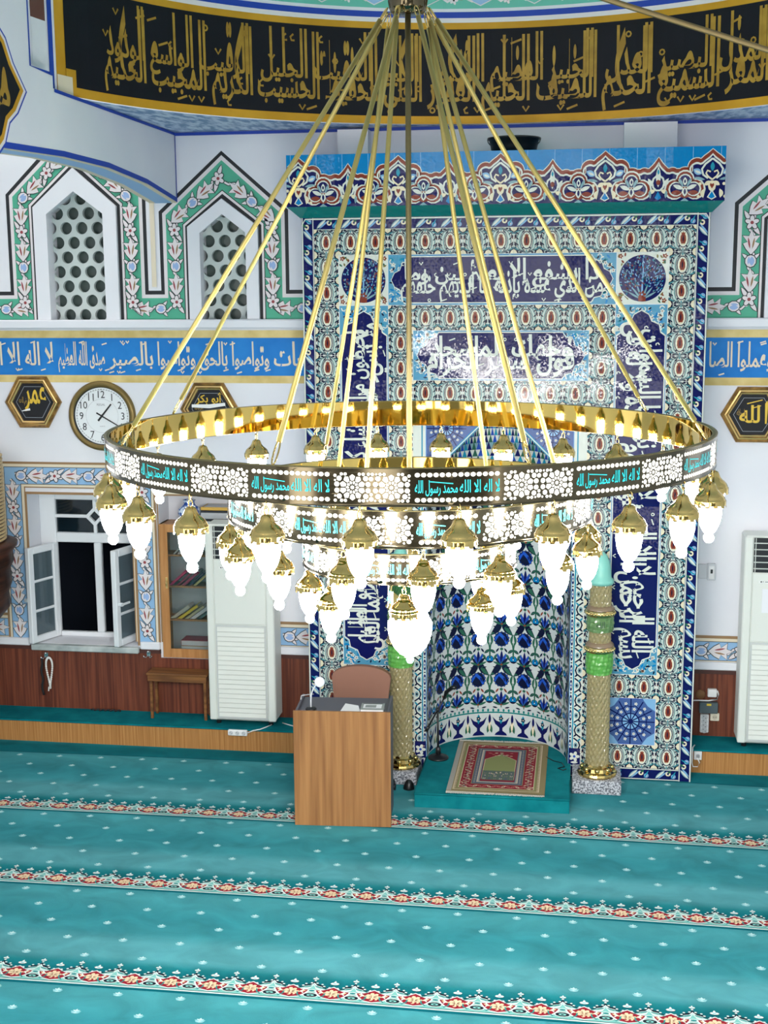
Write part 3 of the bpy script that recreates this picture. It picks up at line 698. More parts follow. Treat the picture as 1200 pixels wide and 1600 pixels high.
# ------------------------------------------------------------------ the tiled prayer niche
mih = thing('mihrab', 'tall blue and white tiled prayer niche with lettered panels and a crested cornice', 'prayer niche', (0, .29, 0))
T = TILE; ZB = .097; NR = .575; NYD = .56; ZS, ZA = 2.43, 3.0
mb = MB()
mb.prism([(-1.55, 0), (-NR, 0), (-NR, ZS), (0, ZA), (NR, ZS), (NR, 0), (1.55, 0), (1.55, 4.45), (-1.55, 4.45)], lambda u, v, d: (u, d, v), 0, .578, plaster)
mb.build('body', mih)
F = front(0.0)
def zrow(r): return ZB+(r+.5)*T
Tdt = glazed('tile_dull_teal', c(78, 146, 156)); Tsg = glazed('tile_sage', c(150, 180, 178))
def medallion(a):
    """one tile: red cone in a white drop inside a grey-blue ogee"""
    a.rect(-.495, -.495, .495, .495, Tw)
    for sg in (1, -1):
        a.ell(sg*.5, .0, .10, .17, Tk, 8) if 0 else None
        for sv in (1, -1):
            a.poly([(sg*.495, sv*.495), (sg*.30, sv*.495), (sg*.34, sv*.36), (sg*.40, sv*.30), (sg*.495, sv*.26)][::sg*sv], Tk)
            a.poly([(sg*.495, sv*.495), (sg*.36, sv*.495), (sg*.40, sv*.40), (sg*.495, sv*.34)][::sg*sv], Tc)
            a.leaf(sg*.49, sv*.24, sg*.36, sv*.36, .08, Tdt); a.leaf(sg*.47, sv*.04, sg*.40, sv*.24, .07, Tk)
            a.leaf(sg*.30, sv*.47, sg*.16, sv*.45, .07, Tk); a.leaf(sg*.40, sv*.30, sg*.24, sv*.43, .05, Tdt)
        og = [(0, -.49), (.14, -.42), (.27, -.27), (.325, -.08), (.315, .10), (.25, .27), (.13, .41), (0, .49)]
        og = [(sg*x, y) for x, y in og]
        a.stroke(og, [.04, .10, .15, .17, .17, .15, .10, .04], Tk); a.stroke(og, [.02, .07, .12, .135, .135, .12, .07, .02], Tsg); a.stroke([(x*1.0, y) for x, y in og[1:-1]], [.01, .03, .04, .04, .03, .01], Tw)
        for y in (-.2, .02, .22): a.leaf(sg*.30, y, sg*.42, y+.10, .05, Tk)
        for sv in (1, -1):
            a.stroke([(sg*.48, sv*.16), (sg*.43, sv*.20), (sg*.41, sv*.27), (sg*.45, sv*.31)], .028, Tk); a.stroke([(sg*.24, sv*.485), (sg*.20, sv*.40), (sg*.26, sv*.36), (sg*.33, sv*.40)], .026, Tk)
            a.leaf(sg*.10, sv*.485, sg*.19, sv*.36, .035, Tk); a.ell(sg*.46, sv*.10, .018, .022, Tr if sv > 0 else Tk, 6); a.stroke([(sg*.05, sv*.47), (sg*.12, sv*.39), (sg*.09, sv*.34)], .024, Tk)
        a.leaf(sg*.18, -.34, sg*.08, -.22, .06, Tk); a.leaf(sg*.19, .30, sg*.07, .36, .05, Tk)
    a.ell(0, 0, .215, .35, Tk, 14); a.ell(0, 0, .185, .315, Tw, 14); a.ell(0, 0, .155, .27, Tc, 12)
    a.poly([(-.07, -.2), (.07, -.2), (.11, -.08), (.10, .08), (.06, .17), (.09, .24), (.03, .21), (0, .27), (-.03, .21), (-.09, .24), (-.06, .17), (-.10, .08), (-.11, -.08)], Tr)
    a.leaf(0, -.15, 0, .15, .05, Tk); a.leaf(0, -.36, 0, -.46, .06, Tdt); a.leaf(0, .36, 0, .46, .06, Tdt)
mb = MB(); A = Art(mb, F)
A.rect(-1.453, ZB+22*T-T, 1.453, ZB+22*T, Tgrout)
spots = [(i, 21) for i in range(-7, 8)]+[(i, r) for r in (18, 15) for i in range(-4, 5)]+[(s_*7, r) for s_ in (1, -1) for r in range(21)]
spots += [(s_*4, r) for s_ in (1, -1) for r in list(range(15))+[16, 17]]+[(s_*i, r) for s_ in (1, -1) for i in (5, 6) for r in (0, 3)]
for i, r in spots: medallion(A.at(i*T, zrow(r), T, base=2))
mb.build('medallion_tiles', mih)

def borderstrip(A, x, z, L, rot, flip=1):
    """navy strip with slanted leaves and buds, from (x, z) along rot"""
    a0 = A.at(x, z, rot=rot, flip=flip, base=1); w = .0968
    a0.rect(0, 0, L, w, Tn); a0.rect(0, .003, L, .010, Tw); a0.rect(0, w-.010, L, w-.003, Tw)
    k = max(1, round(L/T)); d = L/k
    for i in range(k):
        a = A.at(*((x+(i+.5)*d*cos(rot), z+(i+.5)*d*sin(rot))), rot=rot, flip=flip, base=4).at(0, w/2)
        a.leaf(-.075, -.034, .0, .036, .03, Tg); a.leaf(-.070, -.030, -.004, .032, .016, Tw); a.leaf(-.055, -.036, .02, .03, .012, Tl)
        a.ell(.026, .008, .021, .019, Tc, 9); a.leaf(.02, .01, .05, .036, .018, Tgr); a.ell(.026, .008, .009, .008, Tn, 6)
        a.ell(.068, -.012, .019, .019, Tl, 9); a.ell(.068, -.012, .012, .012, Tb, 8); a.flower(.068, -.012, .011, Tw, Tr, 5)
        a.leaf(.05, -.036, .085, .032, .012, Tt)
mb = MB(); A = Art(mb, F)
zt4 = 4.45
borderstrip(A, -1.453, 0, zt4, PI/2); borderstrip(A, 1.55, 0, zt4, PI/2)
borderstrip(A, -1.453, zt4-.0968, 2.906, 0)
borderstrip(A, .60, 0, .853, 0); borderstrip(A, -1.453, 0, .853, 0)
A.at(base=24).stroke([(-1.543, 0), (-1.543, 4.40), (-1.52, 4.44), (1.52, 4.44), (1.543, 4.40), (1.543, 0)], .010, Tw)
# narrow strips beside the niche opening
for sg in (1, -1):
    a = A.at(flip=sg, base=1); a.rect(NR, .097, .678, 3.0, Tw); a.rect(.603, .097, .614, 3.0, Tt); a.rect(NR, .097, NR+.006, 3.0, Tl)
    for k in range(19):
        z = .14+k*.125
        b_ = A.at(sg*.645, z, flip=sg*(1 if k % 2 else -1), base=6)
        b_.stroke([(-.028, -.06), (.012, -.03), (.022, 0), (.012, .03), (-.028, .06)], .012, Tk); b_.ell(-.01, 0, .017, .024, Tg, 8); b_.ell(-.01, 0, .008, .012, Tk, 6); b_.leaf(.0, .03, .03, .06, .014, Tt); b_.leaf(0, -.03, .03, -.055, .014, Tk)
        b_ = A.at(sg*.590, z, base=6); b_.ell(0, 0, .011, .05, Tn, 8); b_.ell(0, 0, .007, .026, Tw, 7); b_.ell(0, .0, .005, .01, Tb, 6); b_.ell(0, .062, .008, .007, Tk, 6)
    A.at(base=22).rect(min(sg*.58, sg*.672), .10, max(sg*.58, sg*.672), .24, Tn)
    A.at(sg*.626, .17, base=24).flower(0, 0, .045, Tw, Tb, 5); A.at(sg*.626, .12, base=24).leaf(-.03, 0, .03, 0, .02, Tw)
mb.build('border_tiles', mih)

def floral(A, x0, z0, x1, z1, n, seed=1, bg=None):
    bg = bg or glazed('tile_ground', c(84, 150, 182))
    rnd = random.Random(seed); A.rect(x0, z0, x1, z1, bg)
    for k in range(n):
        x, z = rnd.uniform(x0+.02, x1-.02), rnd.uniform(z0+.02, z1-.02); t = rnd.uniform(0, 2*PI); a = A.at(x, z, rot=t, base=A.lay[0]+1+(k % 6)*4)
        q = k % 6
        if q in (0, 3): a.stroke([(-.018, 0), (-.008, .013), (.008, .01), (.018, -.008)], .009, Tw)
        elif q == 1: a.leaf(-.02, 0, .02, .004, .018, Tt)
        elif q == 2: a.flower(0, 0, .019, Tw, Tr, 5)
        elif q == 4: a.leaf(-.016, 0, .016, 0, .013, Tk)
        else: a.leaf(-.02, 0, .02, 0, .016, Taq)
    A.lay[0] += 26
def cartouche(a, b, e, n=1):
    """outline of a lettered panel: half length a, half height b, lobed ends e long"""
    R_ = [(a-e, -b), (a-e*.86, -b*.80), (a-e*.55, -b*.74), (a-e*.42, -b*.42), (a-e*.16, -b*.30), (a, 0)]
    R_ = R_+[(x, -y) for x, y in R_[-2::-1]]
    return R_+[(-x, -y) for x, y in R_]
def panel(name, cx, cz, W, H, a, b, e, rot, words, seed, marks):
    mb = MB(); A = Art(mb, F).at(cx, cz, rot=rot)
    floral(A, -W/2+.002, -H/2+.002, W/2-.002, H/2-.002, int(W*H*1300), seed)
    A.up(2)
    for yy in (-b-.012, b+.002): A.rect(-a+e, yy, a-e, yy+.010, Taq)
    cs = cartouche(a, b, e); A.poly([(x*1.006, y*1.05) for x, y in cs], Tw); A.poly(cs, Tn)
    # joints of the tiles
    ob = mb.build(name, mih)
    mb = MB(); A = Art(mb, front(-.0075)).at(cx, cz, rot=rot); A.thuluth(words, -a+e*.45, a-e*.45, -b*.96, b*.94, Tw, .024, marks=marks, up=.50, drop=.20)
    mb.build('lettering', ob)
panel('lettered_panel', 0, zrow(19)+T/2, 1.744, 2*T, .845, .172, .16, 0, 'من ذا الذي يشفع عنده إلا بإذنه يعلم ما بين أيديهم وما خلفهم'.split(), 3, 26)
panel('lettered_panel', 0, zrow(16)+T/2, 1.356, 2*T, .645, .175, .17, 0, 'فول وجهك شطر المسجد الحرام'.split(), 4, 14)
zc = (ZB+4*T+ZB+19*T)/2; Hh = 15*T
panel('lettered_panel', 5.5*T, zc, Hh, 2*T, 1.405, .178, .19, -PI/2, 'بسم الله الرحمن الرحيم الله لا إله إلا هو الحي القيوم لا تأخذه سنة ولا نوم له ما في السموات'.split(), 5, 40)
panel('lettered_panel', -5.5*T, zc, Hh, 2*T, 1.405, .178, .19, PI/2, 'ولا يحيطون بشيء من علمه إلا بما شاء وسع كرسيه السموات والأرض ولا يؤوده حفظهما وهو العلي العظيم'.split(), 6, 40)

for sg in (-1, 1):   # round tree-of-life tiles
    mb = MB(); rnd = random.Random(5+sg); A = Art(mb, F).at(sg*5.5*T, zrow(19)+T/2); A.rect(-T+.002, -T+.002, T-.002, T-.002, Tw)
    for sx in (1, -1):
        for sy in (1, -1):
            for k in range(9):
                x, y = rnd.uniform(.10, .178), rnd.uniform(.10, .178)
                a = A.at(sx*x, sy*y, rot=rnd.uniform(0, 6), base=3+k)
                a.leaf(-.016, 0, .016, 0, .014, (Tgr, Tr, To)[k % 3])
            A.at(sx*.165, sy*.165, base=14).flower(0, 0, .02, Tr, Tc, 5)
    A.lay[0] = 16; A.ell(0, 0, .182, .182, Tw, 40); A.ell(0, 0, .174, .174, Tn, 40)
    for t in (-62, -40, -20, 0, 20, 40, 62):
        t = math.radians(t); A.at(base=20).leaf(.01*sin(t), -.155, .11*sin(t)*1.1, -.155+.12*cos(t), .014, Tg)
    A.at(base=22).stroke([(0, -.16), (0, -.05), (.004, .05), (0, .15)], [.016, .012, .008, .004], Tl)
    A.at(base=23).poly([(-.026, -.172), (.026, -.172), (.028, -.135), (-.028, -.135)], Tr); A.at(base=25).flower(0, -.12, .03, Tr, Tl, 5)
    for k in range(330):
        r0 = math.sqrt(rnd.random())*.165; t = rnd.uniform(0, 2*PI); x, y = r0*cos(t), r0*sin(t)
        if y < -.07 and abs(x) < .06+(-.07-y): continue
        A.at(x, y, rot=math.atan2(y+.15, x)+rnd.uniform(-.7, .7), base=26).leaf(-.009, 0, .009, 0, .009, (Tl, Tg, Tl, Tt, Tr)[k % 5])
    mb.build('roundel', mih)
def rosette(A, R, m0=Tl, clip=None, dots=True, circ=True):
    for k in range(12):
        t = 2*PI*k/12; A.stroke([(0, 0), (R*cos(t), R*sin(t))], R*.05, Tn); A.lay[0] -= 1
    A.up(2)
    if circ: A.ring(0, 0, R*.36, R*.06, Tn, 20)
    if dots:
        for k in range(12):
            t = 2*PI*(k+.5)/12
            for rr in (.56, .80): A.flower(R*rr*cos(t), R*rr*sin(t), R*.075, Tw, Tr, 5); A.lay[0] -= 2
        A.up(3)
        A.stroke([(R*.68*cos(2*PI*k/24)*(1.06 if k % 2 else .94), R*.68*sin(2*PI*k/24)*(1.06 if k % 2 else .94)) for k in range(24)], R*.04, Tn, True)
    A.ell(0, 0, R*.09, R*.09, Tn, 10)
for sg in (-1, 1):   # blue star panels low on the front
    mb = MB(); A = Art(mb, F).at(sg*5.5*T, ZB+2*T)
    A.rect(-T+.002, -T+.002, T-.002, T-.002, Tb); A.rect(-T+.008, -T+.008, T-.008, T-.008, glazed('tile_dusk', c(70, 96, 150))); A.ell(0, 0, .075, .075, Tl, 20)
    for k in range(4):
        t = PI/4+k*PI/2
        A.at(.137*cos(t)*1.41*.0+(1 if cos(t) > 0 else -1)*T*.985, (1 if sin(t) > 0 else -1)*T*.985, base=6).poly([(0, 0), (-(1 if cos(t) > 0 else -1)*.10, 0), (-(1 if cos(t) > 0 else -1)*.06, -(1 if sin(t) > 0 else -1)*.06), (0, -(1 if sin(t) > 0 else -1)*.10)][::(1 if cos(t)*sin(t) < 0 else -1)], Tl)
    rosette(A.at(base=9), .19)
    mb.build('star_panel', mih)
mb = MB()   # spandrels beside the pointed hood
for sg in (-1, 1):
    A = Art(mb, F); A.lay[0] = 1
    pts = [(NR, ZS), (NR+.0, ZS), (.578, 3.0), (.02, 3.0)]
    pts = [(.577, ZS-.0), (.577, 2.998), (.01, 2.998)]
    A.poly([(sg*x, z) for x, z in pts][::sg], Tb); A.at(flip=sg, base=2).poly([(.572, ZS+.02), (.572, 2.992), (.03, 2.992)], glazed('tile_dusk', c(70, 96, 150)))
    rosette(A.at(sg*.415, 2.82, base=6), .155); A.at(sg*.415, 2.82, base=4).ell(0, 0, .055, .055, Tl, 14)
    rosette(A.at(sg*.54, 2.60, base=6), .035, dots=False)
    rosette(A.at(sg*.18, 2.955, base=6), .035, dots=False)
    A.at(base=14).stroke([(sg*NR, ZS), (0, ZA)], .022, Tt); A.at(base=16).stroke([(sg*NR, ZS), (0, ZA)], .006, Tw)
mb.build('spandrel', mih)

# curved wall of the niche
def cyl(u, v, h, R=NR):
    a = u/R; return ((R-.003-h)*sin(a), (NYD-.003-h)*cos(a), v)
mb = MB(); A = Art(mb, cyl, step=.0002); half = PI*NR/2
A.rect(-half, .10, half, ZS, glazed('tile_niche', c(196, 204, 204)), 40)
cw, ch = PI*NR/9, .355
for i in range(-5, 6):
    for j in range(-1, 8):
        for q in (0, 1):
            u, v = i*cw+(cw/2 if q else 0), .62+j*ch+(ch/2 if q else 0)
            if abs(u) > half-.01 or v > ZS-.05 or v < .36: continue
            a = A.at(u, v, base=3)
            if q == 0:
                if v+.30 < ZS and abs(u) < half-.08:
                    for sg in (1, -1):
                        a.leaf(sg*.098, .030, sg*.006, .180, .056, Tk, sg*.020); a.leaf(sg*.096, .036, sg*.010, .174, .036, Tgr, sg*.020); a.stroke([(sg*.1, -.17), (sg*.098, -.08), (sg*.09, -.03)], .012, Tgr); a.leaf(sg*.10, -.09, sg*.052, -.125, .026, Tk); a.leaf(sg*.10, -.09, sg*.056, -.122, .014, Tgr)
                        a.leaf(sg*.100, .045, sg*.086, -.05, .022, Tgr, -sg*.01)
                a.poly([((.070 if k % 2 else .061)*cos(2*PI*k/28), (.070 if k % 2 else .061)*sin(2*PI*k/28)) for k in range(28)], Tk)
                a.poly([((.064 if k % 2 else .054)*cos(2*PI*k/28), (.064 if k % 2 else .054)*sin(2*PI*k/28)) for k in range(28)], glazed('tile_flower', c(34, 84, 190)))
                a.ell(0, .014, .03, .026, Tb, 10); a.leaf(0, -.03, 0, .03, .02, Tt); a.leaf(-.03, -.02, -.02, .03, .012, Tn); a.leaf(.03, -.02, .02, .03, .012, Tn)
                a.leaf(0, -.072, 0, -.10, .03, Tgr)
            else:
                a.ell(0, 0, .034, .034, Tk, 12); a.ell(0, 0, .029, .029, Taq, 12); a.flower(0, 0, .02, Tb, Tw, 5)
                for sg in (1, -1): a.leaf(sg*.035, -.01, sg*.075, .05, .022, Tgr, sg*.008)
    for j in range(-1, 8):   # sprays of tulips between
        u, v = i*cw, .62+j*ch+ch*.5
        if abs(u) > half-.06 or v > ZS-.08 or v < .34: continue
        a = A.at(u, v, base=14)
        for t, l, m in ((-.75, .062, Tk), (-.38, .078, Tb), (0, .092, Tn), (.38, .078, Tb), (.75, .062, Tk)):
            a.leaf(0, -.045, l*1.3*sin(t)*1.05, -.045+l*1.35*cos(t), .027, m)
        for t in (-1, 1): a.leaf(0, -.05, t*.075, -.02, .020, Tgr); a.leaf(t*.03, -.075, t*.075, -.065, .014, Tk)
        a.stroke([(0, -.07), (0, -.02)], .008, Tgr); a.ell(0, -.045, .010, .008, Tr, 6)
        for sg in (1, -1): a.leaf(sg*.05, .062, sg*.022, .10, .016, Tr if j % 2 else Tk)
# vase border at the foot
a = A.at(base=30); a.rect(-half, .115, half, .325, glazed('tile_niche', c(196, 204, 204)), 40); a.rect(-half, .322, half, .334, Tj, 40)
for i in range(-5, 6):
    a = A.at(i*cw*.98, .125, base=34)
    if abs(i*cw) > half-.03: continue
    a.poly([(-.055, 0), (.055, 0), (.045, .018), (.014, .04), (.014, .065), (.05, .10), (.075, .165), (.04, .13), (0, .115), (-.04, .13), (-.075, .165), (-.05, .10), (-.014, .065), (-.014, .04), (-.045, .018)], Tn)
    a.poly([(-.03, .006), (.03, .006), (.008, .03), (-.008, .03)], Tt); a.leaf(0, .10, 0, .19, .03, Tt); a.flower(0, .15, .022, Tk, Tc, 5)
    for sg in (1, -1): a.leaf(sg*.078, .02, sg*.10, .11, .03, Tgr); a.leaf(sg*.10, .03, sg*.10, .15, .022, Tc); a.leaf(sg*.10, .10, sg*.10, .19, .02, Tn)
for i in range(40): A.at(-half+(i+.5)*2*half/40, .334, base=50).leaf(0, 0, 0, .03, .018, Tj)
mb.build('niche_wall', mih)
# stepped hood
mb = MB(); n_ = 9
for i in range(n_):
    z0_, z1_ = ZS+(ZA-ZS)*i/n_, ZS+(ZA-ZS)*(i+1)/n_; s_ = 1-(i+.35)/n_
    R_, D_ = NR*s_, NYD*s_; k = 26
    for j in range(k):
        a0_, a1_ = -PI/2+PI*j/k, -PI/2+PI*(j+1)/k; p = lambda a, z, q=1.0: (R_*q*sin(a), D_*q*cos(a), z)
        mb.face([p(a0_, z0_), p(a1_, z0_), p(a1_, z1_), p(a0_, z1_)], Tw if i % 3 else Tg)
        am = (a0_+a1_)/2; q = .992
        mb.face([p(a0_, z0_, q), p(a1_, z0_, q), p(am, z1_, q)], (Tt, Tn, Tgr, Tb)[(j+i) % 4])
        f_ = NR*(1-(i+.35-1)/n_)/R_ if i else NR/R_
        mb.face([p(a0_, z0_), p(a0_, z0_, f_), p(a1_, z0_, f_), p(a1_, z0_)], Tb)
mb.build('niche_hood', mih)

# cornice with its crest of palmettes
CX, CZ0, CZ1, CYF = 1.634, 4.527, 4.914, -.13
mb = MB()
mb.box((-CX, CYF, CZ0), (CX, WY-.002, CZ1), Taq)
sh = [(-CX, CYF+.002, CZ0), (CX, CYF+.002, CZ0), (CX-.075, -.002, CZ0-.077), (-CX+.075, -.002, CZ0-.077)]
mb.face(sh[::-1], Tj); bk = [(x, WY-.002, z) for x, y, z in sh]
mb.face([sh[0], sh[3], bk[3], bk[0]], royal); mb.face([sh[2], sh[1], bk[1], bk[2]], royal); mb.face([sh[3], sh[2], bk[2], bk[3]], plaster)
cor = mb.build('cornice', mih)
mb = MB(); A = Art(mb, front(CYF), step=.0003)
for i in range(-8, 9): A.rect(i*.2-.002, CZ0, i*.2+.002, CZ1, Tl); A.lay[0] -= 1
for i in range(-8, 9): A.stroke([(i*.195-.002, CZ0-.003), (i*.195+.001, CZ0-.001)], .003, Tl)
A.lay[0] = 1
def arcp(cx, cy, r, a0, a1, n): return [(cx+r*cos(math.radians(a0+(a1-a0)*k/n)), cy+r*sin(math.radians(a0+(a1-a0)*k/n))) for k in range(n+1)]
hp = [(0, .352), (.02, .330), (.05, .308), (.072, .288)]+arcp(.110, .240, .050, 120, 15, 6)+arcp(.193, .165, .062, 125, 55, 6)+arcp(.285, .185, .040, 130, 60, 5)+[(.325, .222), (.355, .250), (.372, .270), (.385, .300)]
full = []
for k in range(-2, 3):
    if k > -2: full += [(k*.77-x, y) for x, y in hp[::-1]][1:]
    else: full += [(k*.77-x, y) for x, y in hp[:6][::-1]]
    full += [(k*.77+x, y) for x, y in (hp if k < 2 else hp[:6])][1:]
full = [(max(-CX, min(CX, x)), CZ0+y) for x, y in full]
seg = [(full[i], full[i+1]) for i in range(len(full)-1)]
A.up()
for p, q in seg: mb.face([A.P(p[0], CZ0), A.P(q[0], CZ0), A.P(*q), A.P(*p)], Tn)
A.stroke(full, .040, Tw); A.stroke(full, .028, Tr); A.stroke([(x, y-.022) for x, y in full], .012, Tw)
for k in range(-2, 3):      # tall palmettes
    a = A.at(k*.77, CZ0, base=8)
    for sg in (1, -1):
        a.stroke([(sg*.0, .300), (sg*.05, .262), (sg*.075, .225), (sg*.065, .185), (sg*.03, .160)], .014, Tw)
        a.stroke([(sg*.012, .205), (sg*.035, .215), (sg*.045, .195), (sg*.03, .172), (0, .150)], .012, Tc)
        a.leaf(sg*.075, .19, sg*.135, .225, .045, Tl); a.leaf(sg*.08, .195, sg*.125, .215, .02, Tw); a.leaf(sg*.05, .15, sg*.13, .165, .02, Tg)
        a.leaf(sg*.01, .14, sg*.055, .11, .03, Tc); a.leaf(sg*.055, .085, sg*.06, .02, .03, Tc, sg*.01); a.ell(sg*.085, .12, .012, .012, Tc, 7); a.ell(sg*.095, .03, .012, .012, Tc, 7)
    a.ell(0, .105, .028, .04, Tc, 10); a.poly([(0, .085), (.016, .11), (.012, .125), (0, .118), (-.012, .125), (-.016, .11)], Tr)
    a.poly([(0, .08), (.034, .025), (0, .006), (-.034, .025)], Tw); a.poly([(0, .066), (.024, .027), (0, .014), (-.024, .027)], Taq); a.leaf(0, .21, 0, .275, .03, Tt)
for k in range(-2, 2):      # small palmettes
    a = A.at(k*.77+.385, CZ0, base=8)
    a.ell(0, .13, .05, .06, Tw, 10); a.ell(0, .13, .036, .048, Tn, 10); a.leaf(0, .10, 0, .25, .035, Tw); a.ell(0, .135, .016, .02, Tr, 8)
    for sg in (1, -1): a.leaf(sg*.03, .10, sg*.075, .165, .025, Tw); a.leaf(sg*.02, .08, sg*.07, .06, .03, Tc); a.leaf(sg*.06, .08, sg*.055, .02, .02, Tg)
    a.poly([(0, .075), (.024, .025), (0, .008), (-.024, .025)], Taq); a.leaf(0, .19, 0, .23, .016, Tt)
for k in range(-4, 4):      # trefoils
    a = A.at(k*.385+.192, CZ0, base=8)
    for s_, m in ((1.14, Tw), (1.0, Tr), (.80, Tw), (.68, Tn)):
        for x, y, r0 in ((-.070, .085, .066), (.070, .085, .066), (0, .152, .059)): a.ell(x*(.6+.4*s_), .09+(y-.09)*(.6+.4*s_), r0*s_, r0*s_, m, 14); a.lay[0] -= 1
        a.up(2)
        if s_ == 1.0: a.poly([(-.10, .05), (0, .02), (.10, .05), (.06, .12), (-.06, .12)], m)
    for sg in (1, -1): a.leaf(sg*.01, .085, sg*.085, .115, .03, Tw); a.leaf(sg*.02, .06, sg*.10, .06, .035, Tr); a.leaf(sg*.012, .10, sg*.045, .165, .02, Tg)
    a.leaf(0, .03, 0, .10, .04, Tw); a.leaf(0, .045, 0, .09, .018, Tn); a.leaf(0, .11, 0, .17, .03, Tw); a.leaf(0, .125, 0, .155, .014, Tn); a.poly([(-.03, 0), (.03, 0), (0, .022)], Tg)
mb.v = [(max(-CX, min(CX, x)), y, z) for x, y, z in mb.v]
mb.build('palmette_crest', cor)

# ------------------------------------------------------------------ chandelier
HX, HY = -.01, -5.3
chd = thing('chandelier', 'large three tier gold ring chandelier with lit glass pendants hanging on brass rods', 'chandelier', (HX, HY, 2.48))
def ringmap(R): return lambda u, v, h: (HX+(R+h)*sin(u/R), HY-(R+h)*cos(u/R), v)
def perforated(L, H, wc):
    """one repeat of the pierced band: loops of its outline and holes"""
    top = [(L*k/40, 0) for k in range(40)]+[(L, H*k/6) for k in range(6)]+[(L-L*k/40, H) for k in range(40)]+[(0, H-H*k/6) for k in range(6)]
    lp = [top]; m = H*.10
    def hole(pts): lp.append(pts)
    gap = L-wc; nro = max(1, round(gap/(H*1.02))); RR = H*.355; took = []
    def dot(x, y, r, n=8):
        if not (wc/2+r < x < L-wc/2-r and m+r < y < H-m-r): return
        if any(math.hypot(x-a, y-b) < r+q+.0011 for a, b, q in took): return
        took.append((x, y, r)); hole([(x+r*cos(2*PI*q/n+.39), y+r*sin(2*PI*q/n+.39)) for q in range(n)])
    cs_ = [(wc/2+gap*(g+.5)/nro, H/2) for g in range(nro)]
    for cx, cy in cs_:
        took.append((cx, cy, RR*.97))
        hole([(cx+RR*(.19 if k % 2 else .10)*cos(PI*k/10), cy+RR*(.19 if k % 2 else .10)*sin(PI*k/10)) for k in range(20)])
        for k in range(10):
            t = 2*PI*k/10; P_ = lambda r, a: (cx+RR*r*cos(t+a), cy+RR*r*sin(t+a))
            hole([P_(.25, -.14), P_(.40, -.26), P_(.52, 0), P_(.40, .26), P_(.25, .14)])
            t += PI/10; hole([P_(.50, -.10), P_(.60, -.235), P_(.86, -.255), P_(.99, 0), P_(.86, .255), P_(.60, .235), P_(.50, .10)])
    for cx, cy in cs_:
        for k in range(16): dot(cx+RR*1.21*cos(2*PI*(k+.5)/16), cy+RR*1.21*sin(2*PI*(k+.5)/16), RR*.20)
    for r in (.062, .045, .030):
        for j in range(24):
            for k in range(60): dot(wc/2+gap*(k+.5)/60, H*(j+.5)/24, H*r)
    pit = H*.165; n = int((wc-.002)/pit); n -= n % 2; r0 = pit*.43
    for k in range(n):
        x = (-(n-1)/2+k)*pit
        for y, sg in ((m+r0*.9, 1), (H-m-r0*.9, -1)):
            q = [(x+r0*cos(2*PI*j/10), y+r0*.85*sin(2*PI*j/10)*sg) for j in range(10)][::sg]
            if x < 0: q = [(a+L, b) for a, b in q]
            if all(.0004 < a < L-.0004 for a, b in q): hole(q)
    return filled(lp)
def tier(R, z0, z1, n, wc, phase, txt=True):
    H = z1-z0; L = 2*PI*R/n; rm = ringmap(R); vs, fs = perforated(L, H, wc)
    import bmesh
    me = bpy.data.meshes.new('tmp'); me.from_pydata(vs, [], fs); bm = bmesh.new(); bm.from_mesh(me)
    K = max(8, int(L/.016))
    for k in range(1, K): bmesh.ops.bisect_plane(bm, geom=bm.verts[:]+bm.edges[:]+bm.faces[:], plane_co=(L*k/K, 0, 0), plane_no=(1, 0, 0))
    bm.verts.index_update(); vs = [tuple(v.co) for v in bm.verts]; fs = [tuple(v.index for v in f.verts) for f in bm.faces]; bm.free(); bpy.data.meshes.remove(me)
    mb = MB(); u0 = R*phase
    for q in range(n): mb.mesh([rm(u0+L*q+x, z0+y, 0) for x, y, z in vs], fs, bronze, True)
    S_ = 120; th = .018
    rims = [[(R, z1), (R+.002, z1+.002), (R-th+.0, z1+.002), (R-th, z1)], [(R, z0), (R+.002, z0-.002), (R-th, z0-.002), (R-th, z0)]]
    for rr in rims: mb.lathe(rr, darkbrass if rr[0][1] == z1 else bronze, S_, (HX, HY, 0))
    mb.lathe([(R-th, z0), (R-th, z1)], goldin, S_, (HX, HY, 0))
    ob = mb.build('ring', chd)
    mb = MB(); mb.lathe([(R-.006, z0+.006), (R-.006, z1-.006)], liner, S_, (HX, HY, 0)); mb.build('lit_liner', ob)
    if txt:
        mb = MB(); A = Art(mb, rm, step=.0002)
        for q in range(n):
            u = u0+L*q; A.lay[0] = 4
            A.text('محمد رسول الله', u-wc*.46, u+wc*.0, z0+H*.36, H*.36, z0+H*.70, cyan, .012)
            A.text('لا اله الا الله', u+wc*.02, u+wc*.46, z0+H*.36, H*.36, z0+H*.70, cyan, .012)
            A.stroke([(u-wc*.30, z0+H*.66), (u-wc*.05, z0+H*.60)], H*.025, cyan)
        mb.build('lettering', ob)
    return ob
CAMA = math.radians(7.54)    # bearing of the camera from the rings' axis
R1, R2, R3 = 1.128, .690, .410
tier(R1, 3.298, 3.409, 14, .275, CAMA+math.radians(7.2))
tier(R2, 3.082, 3.205, 10, .235, CAMA+math.radians(10.8))
tier(R3, 2.893, 3.000, 6, .22, CAMA+math.radians(-12))
